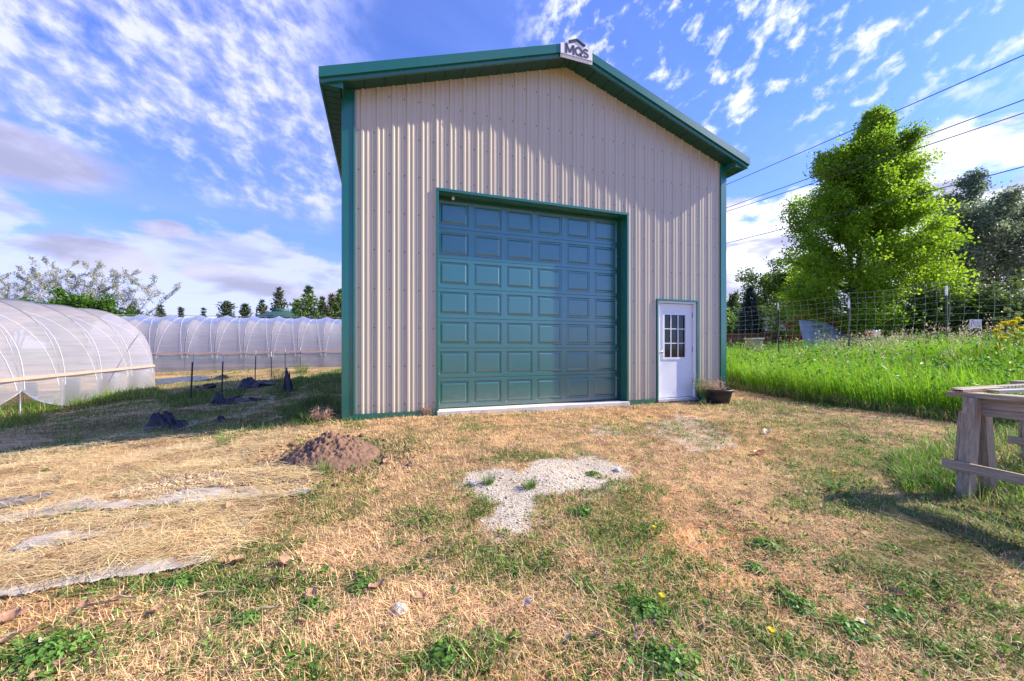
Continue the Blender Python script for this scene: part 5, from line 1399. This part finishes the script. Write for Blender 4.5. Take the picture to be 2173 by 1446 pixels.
o = np_mesh('lawn_litter', *leaf_cards(on_ground(x, y, .006), unit(rng.normal(size=(n, 3)) * .3 + np.array([[0, 0, 1.0]])), np.stack([rng.normal(size=n), rng.normal(size=n), rng.normal(size=n) * .15], 1), np.maximum(rng.uniform(.008, .03, n), y * .002), np.maximum(rng.uniform(.003, .012, n), y * .0013), cvar((.30, .19, .12), n, .5, .06)), m_dry)
tag(o, 'crumbs of dead leaf and bark littered on the lawn', 'litter', kind='stuff')
n = 15000; x, y = ring(n, 1.0, 6.5); sand, faint, straw, fab, barn_, tall = zones(x, y); k = ~(barn_ | tall | sand | straw | fab) & (fbm(x, y, 1.6, 160, 3) > .44); x, y = x[k], y[k]; n = len(x)
o = np_mesh('cut_stalks', *blades(on_ground(x, y, .014) + np.stack([0 * x, 0 * x, rng.uniform(0, .02, n)], 1), rng.uniform(.03, .11, n), np.maximum(rng.uniform(.0012, .0028, n), y * .0009), rng.uniform(0, 6.283, n), rng.uniform(1.2, 1.62, n), rng.uniform(-.3, .3, n), cvar((.74, .52, .30), n, .25, .05)), m_dry)
tag(o, 'loose pale mown stalks lying over the lawn', 'grass', kind='stuff')

longgrass('greenhouse_grass', 'rank green grass growing along the skirt of the near greenhouse', [[(-80, 930), (0, 880), (60, 862), (130, 850), (200, 842), (260, 838), (330, 832), (345, 846), (250, 852), (120, 872), (40, 905), (-60, 960)]], 14000, .16, .50, (.15, .28, .035), .12, W0=.008)
# ------------------------------------------------------------------ weeds one can point at
def weed_mesh(kind, r, seed, h=None):
    rs = np.random.default_rng(seed)
    if kind == 'clover':
        n = int(160 + 5200 * r * r * 2); a = rs.uniform(0, 6.283, n); rr = r * rs.uniform(size=n) ** .7 * (1 + .3 * np.sin(3 * a + seed) + .2 * np.sin(5 * a + seed * 2)); hh = (h or min(.06, r * .4))
        z = hh * (1 - (rr / r) ** 2 * .8) * rs.uniform(.45, 1.0, n) + .01
        c = np.stack([rr * np.cos(a), rr * np.sin(a), z], 1); s = rs.uniform(.004, .0105, n)
        nrm = unit(rs.normal(size=(n, 3)) * .35 + np.stack([np.cos(a) * .4, np.sin(a) * .4, np.ones(n)], 1)); t1 = unit(np.cross(nrm, rs.normal(size=(n, 3)))); t2 = np.cross(nrm, t1)
        k = 7; ang = np.arange(k) * 2 * math.pi / k
        V = c[:, None] + (t1[:, None] * np.cos(ang)[None, :, None] + t2[:, None] * np.sin(ang)[None, :, None]) * (s[:, None, None] * (1 + .18 * (np.arange(k) % 2)[None, :, None]))
        V = np.concatenate([V, c[:, None] - nrm[:, None] * s[:, None, None] * .25], 1)
        T = np.concatenate([np.arange(n)[:, None] * (k + 1) + np.array([[q, (q + 1) % k, k]]) for q in range(k)], 0)
        col = np.clip(np.array((.15, .30, .055)) * rs.uniform(.6, 1.5, (n, 1)) * (1 + rs.normal(size=(n, 3)) * .06), .005, .9)
        return V.reshape(-1, 3), T, np.repeat(col, k + 1, axis=0)
    if kind == 'rosette':
        n = int(14 + 40 * r); P_, T_, C_ = [], [], []
        for i in range(n):
            a = i * 2.4 + rs.normal() * .2; L = r * rs.uniform(.55, 1.1); w = L * rs.uniform(.14, .22); up = rs.uniform(.15, .8); base = len(P_)
            col = np.array((.11, .24, .03)) * rs.uniform(.65, 1.45); x0, y0 = rs.normal(size=2) * r * .1
            for q in range(7):
                t = q / 6; ww = w * (math.sin(math.pi * min(1, t * .92 + .08)) ** .8) * (1.15 if q % 2 else .8); d = L * t; z = .01 + L * (up * math.sin(t * 2.4) * .6)
                for sd in (-1, 1): P_.append((x0 + d * math.cos(a) - sd * ww * math.sin(a) * .5, y0 + d * math.sin(a) + sd * ww * math.cos(a) * .5, z + .25 * ww)); C_.append(col)
            for q in range(6):
                b = base + q * 2; T_ += [(b, b + 1, b + 3), (b, b + 3, b + 2)]
        return np.array(P_), np.array(T_), np.array(C_)
    n = {'tuft': 110, 'feathery': 200, 'dryweed': 80}[kind]
    rr = r * np.sqrt(rs.uniform(size=n)) * .45; a = rs.uniform(0, 6.283, n)
    pos = np.stack([rr * np.cos(a), rr * np.sin(a), np.zeros(n)], 1); L = (h or r) * rs.uniform(.5, 1.2, n)
    base = {'tuft': (.12, .22, .035), 'feathery': (.16, .22, .08), 'dryweed': (.34, .27, .14)}[kind]
    col = np.clip(np.array(base) * rs.uniform(.65, 1.4, (n, 1)) * (1 + rs.normal(size=(n, 3)) * .08), .005, .9)
    A = blades(pos, L, np.full(n, max(.004, .012 * r)), a + rs.normal(size=n) * .6, rs.uniform(.05, .7, n), rs.uniform(.1, .8, n), col, col * 1.2)
    if kind == 'tuft': return A
    m = 500; i = rs.integers(0, n, m); lean = rs.uniform(.1, .6, m)
    p = pos[i] + np.stack([np.cos(a[i]) * lean * L[i] * .7, np.sin(a[i]) * lean * L[i] * .7, L[i] * rs.uniform(.3, 1.0, m)], 1)
    c2 = np.array(base if kind != 'dryweed' else (.42, .26, .2)) * rs.uniform(.8, 1.7, (m, 1))
    return merge([A, leaf_cards(p, unit(rs.normal(size=(m, 3)) + np.array([0, 0, .6])), rs.normal(size=(m, 3)) + np.array([0, 0, .5]), rs.uniform(.02, .05, m) * (1 + r), rs.uniform(.005, .011, m) * (1 + r), c2)])
def weed(kind, px, py, r, label, h=None, flowers=(), fmat=None, seed=None, group=None):
    r *= {'clover': .72, 'rosette': .70}.get(kind, 1)
    x, y, z = G(px, py); sd = seed or int(px * 7 + py)
    o = empty('weed_plant', (x, y, z - .003), random.uniform(0, 6.28), label, 'weed', group)
    np_mesh('foliage', *weed_mesh(kind, r, sd, h), m_grass, o)
    for (fx, fy, fz, fr) in flowers:
        mb = MB()
        for q in range(12):
            a = q * math.pi / 6
            mb.poly([(fx, fy, fz), (fx + fr * .6 * math.cos(a - .25), fy + fr * .6 * math.sin(a - .25), fz + fr * .18), (fx + fr * math.cos(a), fy + fr * math.sin(a), fz + fr * .25), (fx + fr * .6 * math.cos(a + .25), fy + fr * .6 * math.sin(a + .25), fz + fr * .18)])
            mb.poly([(fx, fy, fz + .004), (fx + fr * .4 * math.cos(a - .3), fy + fr * .4 * math.sin(a - .3), fz + fr * .4), (fx + fr * .55 * math.cos(a), fy + fr * .55 * math.sin(a), fz + fr * .5), (fx + fr * .4 * math.cos(a + .3), fy + fr * .4 * math.sin(a + .3), fz + fr * .4)])
        if fmat is None: mb.tube([(fx * .3, fy * .3, 0), (fx, fy, fz)], .0025, 5)
        mb.build('flower', fmat or m_yellow, o)
    return o
for a in (('clover', 100, 1402, .26, 'widest clover clump, at the near corner of the yard below the fabric strips'), ('clover', 945, 1398, .15, 'dense rounded clover clump near the bottom of the bare yard'),
          ('clover', 772, 1244, .10, 'small clover clump with an orange dead leaf beside it'), ('clover', 1622, 1162, .13, 'flat dark clover clump out on the dry lawn toward the sawhorse'),
          ('clover', 1370, 1300, .16, 'clover clump next to the single yellow dandelion in the middle of the lawn'), ('clover', 1240, 1092, .10, 'clover clump just past the tip of the sandy patch'),
          ('clover', 520, 1320, .10, 'loose clover clump beside two pale sticks'), ('clover', 660, 1290, .10, 'clover clump on the lawn between the straw bed and the dead leaves'),
          ('clover', 1800, 1345, .17, 'spreading clover mat beside a pale dead leaf in the lower lawn'), ('clover', 1895, 1310, .12, 'clover clump lit from the side below the orange leaf'),
          ('clover', 380, 1240, .13, 'clover fringe hugging the end of the nearest fabric strip'), ('clover', 300, 1098, .12, 'low clover along the middle of the upper fabric strip'),
          ('clover', 1690, 1290, .14, 'diagonal streak of clover in the lower lawn'), ('clover', 1600, 1210, .09, 'thin clover clump below the flat dark one'),
          ('rosette', 1062, 1375, .12, 'upright broad leaved weed right of the dense clover'), ('rosette', 1333, 1258, .09, 'bright upright leafy weed above the yellow dandelion'),
          ('rosette', 1245, 1250, .09, 'sprawling weed with ragged leaves left of the bright upright one'), ('rosette', 640, 1398, .11, 'broad leaved weed beside the faint bare patch at the bottom'),
          ('rosette', 40, 1390, .12, 'coarse leafy weed at the edge of the widest clover'), ('rosette', 165, 1088, .11, 'dark dock like weed on the edge of the upper fabric strip'),
          ('rosette', 555, 1056, .07, 'single bright dock leaf rosette by the end of the upper fabric strip'), ('rosette', 395, 1078, .08, 'small rosette midway along the upper fabric strip'),
          ('rosette', 1650, 1258, .12, 'leafy weed at the upper end of the clover streak'), ('rosette', 1985, 1240, .12, 'dark tufted weed below the heap of cut grass'),
          ('rosette', 640, 1255, .08, 'weed rosette left of the orange dead leaf'), ('rosette', 95, 1000, .12, 'feather leaved weed lying on the straw by the shade edge'),
          ('rosette', 1745, 862, .16, 'leafy weed at the foot of the tall grass bank'), ('rosette', 1660, 872, .12, 'low weed on the path between pot and bank'), ('rosette', 1830, 938, .15, 'weed cluster halfway between the bank and the sawhorse'),
          ('tuft', 1124, 1036, .10, 'brownish grass tuft growing in the middle of the sandy patch'), ('tuft', 1036, 1026, .10, 'green grass tuft on the left lobe of the sandy patch'),
          ('clover', 1258, 1008, .09, 'bluish green weed on the right lobe of the sandy patch'), ('tuft', 690, 1006, .16, 'green grass tuft at the foot of the soil heap'),
          ('tuft', 345, 836, .26, 'bright green clump of grass beside the near greenhouse end'), ('tuft', 712, 838, .42, 'thick bright green grass clump by the barn corner post'),
          ('tuft', 480, 945, .22, 'upright grass tuft at the sunny edge of the straw'), ('tuft', 150, 945, .34, 'pale feathery grass tuft where the shade meets the straw'),
          ('tuft', 60, 865, .36, 'tall grass tuft under the lifted greenhouse curtain'), ('tuft', 215, 838, .34, 'green grass tuft along the greenhouse skirt'),
          ('feathery', 590, 812, .50, 'feathery grey green weed beside the tent shaped black sheet'), ('feathery', 640, 792, .62, 'taller feathery weed by the farthest steel post'),
          ('dryweed', 684, 897, .22, 'pinkish dried weed behind the soil heap at the barn corner'), ('dryweed', 905, 882, .18, 'dry wispy weed against the barn base left of the big door')):
    weed(*a)
weed('rosette', 1400, 1300, .08, 'yellow dandelion in full flower in the middle of the lower lawn', flowers=((.02, 0, .07, .02),))
weed('rosette', 1652, 1378, .10, 'yellow dandelion near the bottom edge of the lawn', flowers=((.0, .03, .08, .02),))
weed('rosette', 1775, 1040, .20, 'bushy upright weed with one dandelion, left of the sawhorse', h=.2, flowers=((-.06, 0, .17, .02),))
weed('rosette', 1388, 1134, .05, 'tiny dandelion alone on the bare dry grass', flowers=((.0, .0, .05, .018),))
weed('clover', 1420, 1415, .20, 'weed mat dotted with tiny pink flowers at the bottom of the lawn', flowers=tuple((random.uniform(-.17, .17), random.uniform(-.15, .15), .09, .008) for k in range(9)), fmat=m_pink)
# yellow flowering plant at the right edge
yf = empty('yellow_flowers', D(2140, 800, 8.6), 0, 'tall plant with clusters of bright yellow flowers at the fence end', 'flowering plant')
rs = np.random.default_rng(5); st, lf = MB(), []
for k, (px, py) in enumerate(((2160, 678), (2146, 690), (2132, 686), (2122, 694), (2114, 703), (2152, 702), (2168, 698), (2138, 710), (2156, 716), (2172, 712), (2128, 718), (2122, 736), (2146, 738), (2190, 690), (2200, 706), (2140, 726), (2165, 728), (2210, 720), (2118, 712), (2150, 684))):
    p = Vector(D(px, py, 8.6 + rs.uniform(-.35, .35))) - yf.location
    foot = Vector((p.x * .55 + rs.normal() * .05, rs.normal() * .12, gz1(yf.location.x, yf.location.y) - yf.location.z - .05))
    st.tube([foot, (foot + p) / 2 + Vector((rs.normal() * .04, rs.normal() * .04, 0)), p], [.009, .006, .004], 5)
    m = 260; c = np.array(p)[None] + rs.normal(size=(m, 3)) * np.array([.024, .024, .018])
    V, T, C = leaf_cards(c, unit(rs.normal(size=(m, 3)) * .5 + np.array([0, 0, 1])), rs.normal(size=(m, 3)), np.full(m, .026), np.full(m, .022), np.tile(np.array([[.78, .66, .02]]), (m, 1)) * rs.uniform(.75, 1.15, (m, 1)))
    np_mesh('flower_head', V, T, C, m_grass, yf)
    m = 26; t = rs.uniform(.2, .95, m)[:, None]; c = np.array(foot)[None] * (1 - t) + np.array(p)[None] * t + rs.normal(size=(m, 3)) * .04
    lf.append(leaf_cards(c, unit(rs.normal(size=(m, 3)) + np.array([0, 0, 1])), rs.normal(size=(m, 3)), rs.uniform(.06, .13, m), rs.uniform(.02, .04, m), np.tile(np.array([[.10, .20, .03]]), (m, 1)) * rs.uniform(.6, 1.4, (m, 1))))
st.build('stem', m_grass_stem if 'm_grass_stem' in globals() else M('green_stem', (.12, .2, .04), rough=.6, var=.1), yf)
np_mesh('foliage', *merge(lf), m_grass, yf)
# dried plant in the pot
np_mesh('dried_plant', *weed_mesh('dryweed', .36, 91, .30), m_grass, pot).location = (-.12, 0, .2)
np_mesh('dried_plant', *weed_mesh('feathery', .22, 92, .42), m_grass, pot).location = (-.26, .02, .12)

# ------------------------------------------------------------------ dead leaves, sticks, stones
def leaf_proto(seed, mat):
    rs = np.random.default_rng(seed); mb = MB(); rows = []
    curl = rs.uniform(.5, 1.3)
    for i in range(7):
        t = i / 6; w = .5 * math.sin(math.pi * min(1, .06 + t * .94)) ** .75 * (1 + .25 * (i % 2)) + .02
        rows.append([((t - .5), sd * w * .55, .10 * math.sin(t * 5 + seed) + curl * .28 * sd * sd * w + .04 * rs.normal()) for sd in (-1, -.5, 0, .5, 1)])
    mb.grid(rows); mb.tube([(-.5, 0, rows[0][2][2]), (-.72, .05, .02)], .012, 4)
    o = mb.build('dead_leaf', mat); return o
LP = [leaf_proto(s_, m_) for s_, m_ in ((1, m_deadleaf), (2, m_deadleaf), (3, m_deadpale), (4, m_deadpale))]
used = set()
def place_leaf(kind, px, py, size, label, group='dead leaves blown over the yard'):
    o = LP[kind]
    if kind in used: o = o.copy(); COL.objects.link(o)
    used.add(kind)
    x, y, z = G(px, py); o.location = (x, y, z + .022 + size * .05); o.scale = (size, size, size); o.rotation_euler = (random.uniform(-.35, .35), random.uniform(-.35, .35), random.uniform(0, 6.28))
    tag(o, label, 'dead leaf', group)
GEN = 'small curled brown dead leaf lying on the dry grass'
for a in ((2, 26, 1364, .11, 'large pale dead leaf at the left of the widest clover'), (2, 104, 1370, .09, 'crumpled pale leaf just above the widest clover'), (1, 801, 1252, .085, 'orange dead leaf touching the small clover clump'),
          (1, 1901, 1268, .085, 'orange brown leaf lying alone in the lower lawn below the cut grass'), (3, 1835, 1338, .075, 'pale dead leaf beside the spreading clover mat'), (3, 1612, 966, .15, 'pale torn leaf, brightest thing on the lawn beyond the sand'),
          (3, 1626, 921, .13, 'pale leaf on the lawn in front of the entry door path'), (0, 504, 1198, .13, 'reddish dead leaf at the tip of the nearest fabric strip'), (0, 605, 1201, .10, 'brown leaf on the grass past the end of the straw'),
          (0, 490, 1084, .11, 'brown leaf curled on the edge of the upper fabric strip'), (2, 295, 1099, .11, 'pale leaf between the upper and middle fabric strips'), (0, 117, 1193, .12, 'flat brown leaf on the straw above the nearest fabric strip'),
          (0, 20, 1322, .11, 'dark curled leaf at the very edge of the yard'), (1, 104, 1437, .10, 'orange leaf half under the widest clover'), (0, 820, 984, .10, 'upright dark leaf on the lawn right of the soil heap')): place_leaf(*a)
for px, py in ((57, 1308), (177, 1294), (185, 1331), (333, 1303), (571, 1245), (645, 1328), (662, 1272), (894, 1275), (913, 1152), (1207, 1369), (1347, 975), (1899, 1003), (1860, 1041), (2021, 1296), (1695, 1049), (189, 1404), (730, 1180), (1500, 1330), (1120, 1290), (1440, 1050)):
    place_leaf(random.choice((0, 1, 1, 3)), px, py, random.uniform(.045, .075), GEN)
def stick(px, py, L, r, mat, label):
    x, y, z = G(px, py); a = random.uniform(-.7, .7); mb = MB(); pts = [(-L / 2, 0, .0), (-L * .2, L * .04, .012), (L * .15, -L * .03, .01), (L / 2, L * .02, .004)]
    mb.tube(pts, [r, r * 1.1, r * .9, r * .6], 7); o = mb.build('stick', mat); o.location = (x, y, z + r + .02); o.rotation_euler = (0, random.uniform(-.08, .08), a); tag(o, label, 'stick', 'sticks lying in the grass')
m_stick = M('pale_stick', (.42, .30, .19), rough=.8, var=.2, vscale=20); m_stickd = M('dark_stick', (.10, .075, .06), rough=.85, var=.3, vscale=20)
stick(206, 1297, .15, .005, m_stickd, 'dark curved stick among leaves below the nearest fabric strip')
stick(262, 1282, .12, .006, m_stick, 'short pale stick just right of the dark curved one')
stick(460, 1271, .22, .004, m_stick, 'thin pale twig below the tip of the nearest fabric strip')
stick(566, 1306, .11, .006, m_stick, 'stubby pale stick beside the loose clover')
stick(1260, 1365, .14, .004, m_stickd, 'dark thin stick on the bare soil near the bottom')
def stone(px, py, r, label, mat=None):
    x, y, z = G(px, py); rs = np.random.default_rng(int(px)); bm = bmesh.new(); bmesh.ops.create_icosphere(bm, subdivisions=3, radius=r)
    for v in bm.verts: v.co *= 1 + .75 * (float(fbm(np.array([v.co.x / r * .9 + px]), np.array([v.co.y / r * .9 + v.co.z / r * .8]), 1.3, 3, 3)[0]) - .5); v.co.z *= .62
    me = bpy.data.meshes.new('stone'); bm.to_mesh(me); bm.free(); me.materials.append(mat or m_stone); o = bpy.data.objects.new('stone', me); COL.objects.link(o); o.location = (x, y, z + r * .3); o.rotation_euler = (0, 0, rs.uniform(0, 6))
    tag(o, label, 'stone', 'stones lying on the ground')
m_stoned = M('grey_stone', (.16, .15, .15), rough=.9, var=.2, vscale=30)
stone(849, 1298, .036, 'rough white rock by itself on the lower lawn')
stone(964, 1256, .018, 'small pale stone above the bare soil on the lower lawn')
stone(1003, 1028, .035, 'white stone at the left end of the sandy patch')
stone(1310, 1000, .035, 'grey white stone at the right end of the sandy patch')
stone(1826, 1203, .018, 'dark grey stone on the lawn left of the cut grass', m_stoned)
stone(955, 1332, .016, 'tan pebble on the bare soil near the bottom')
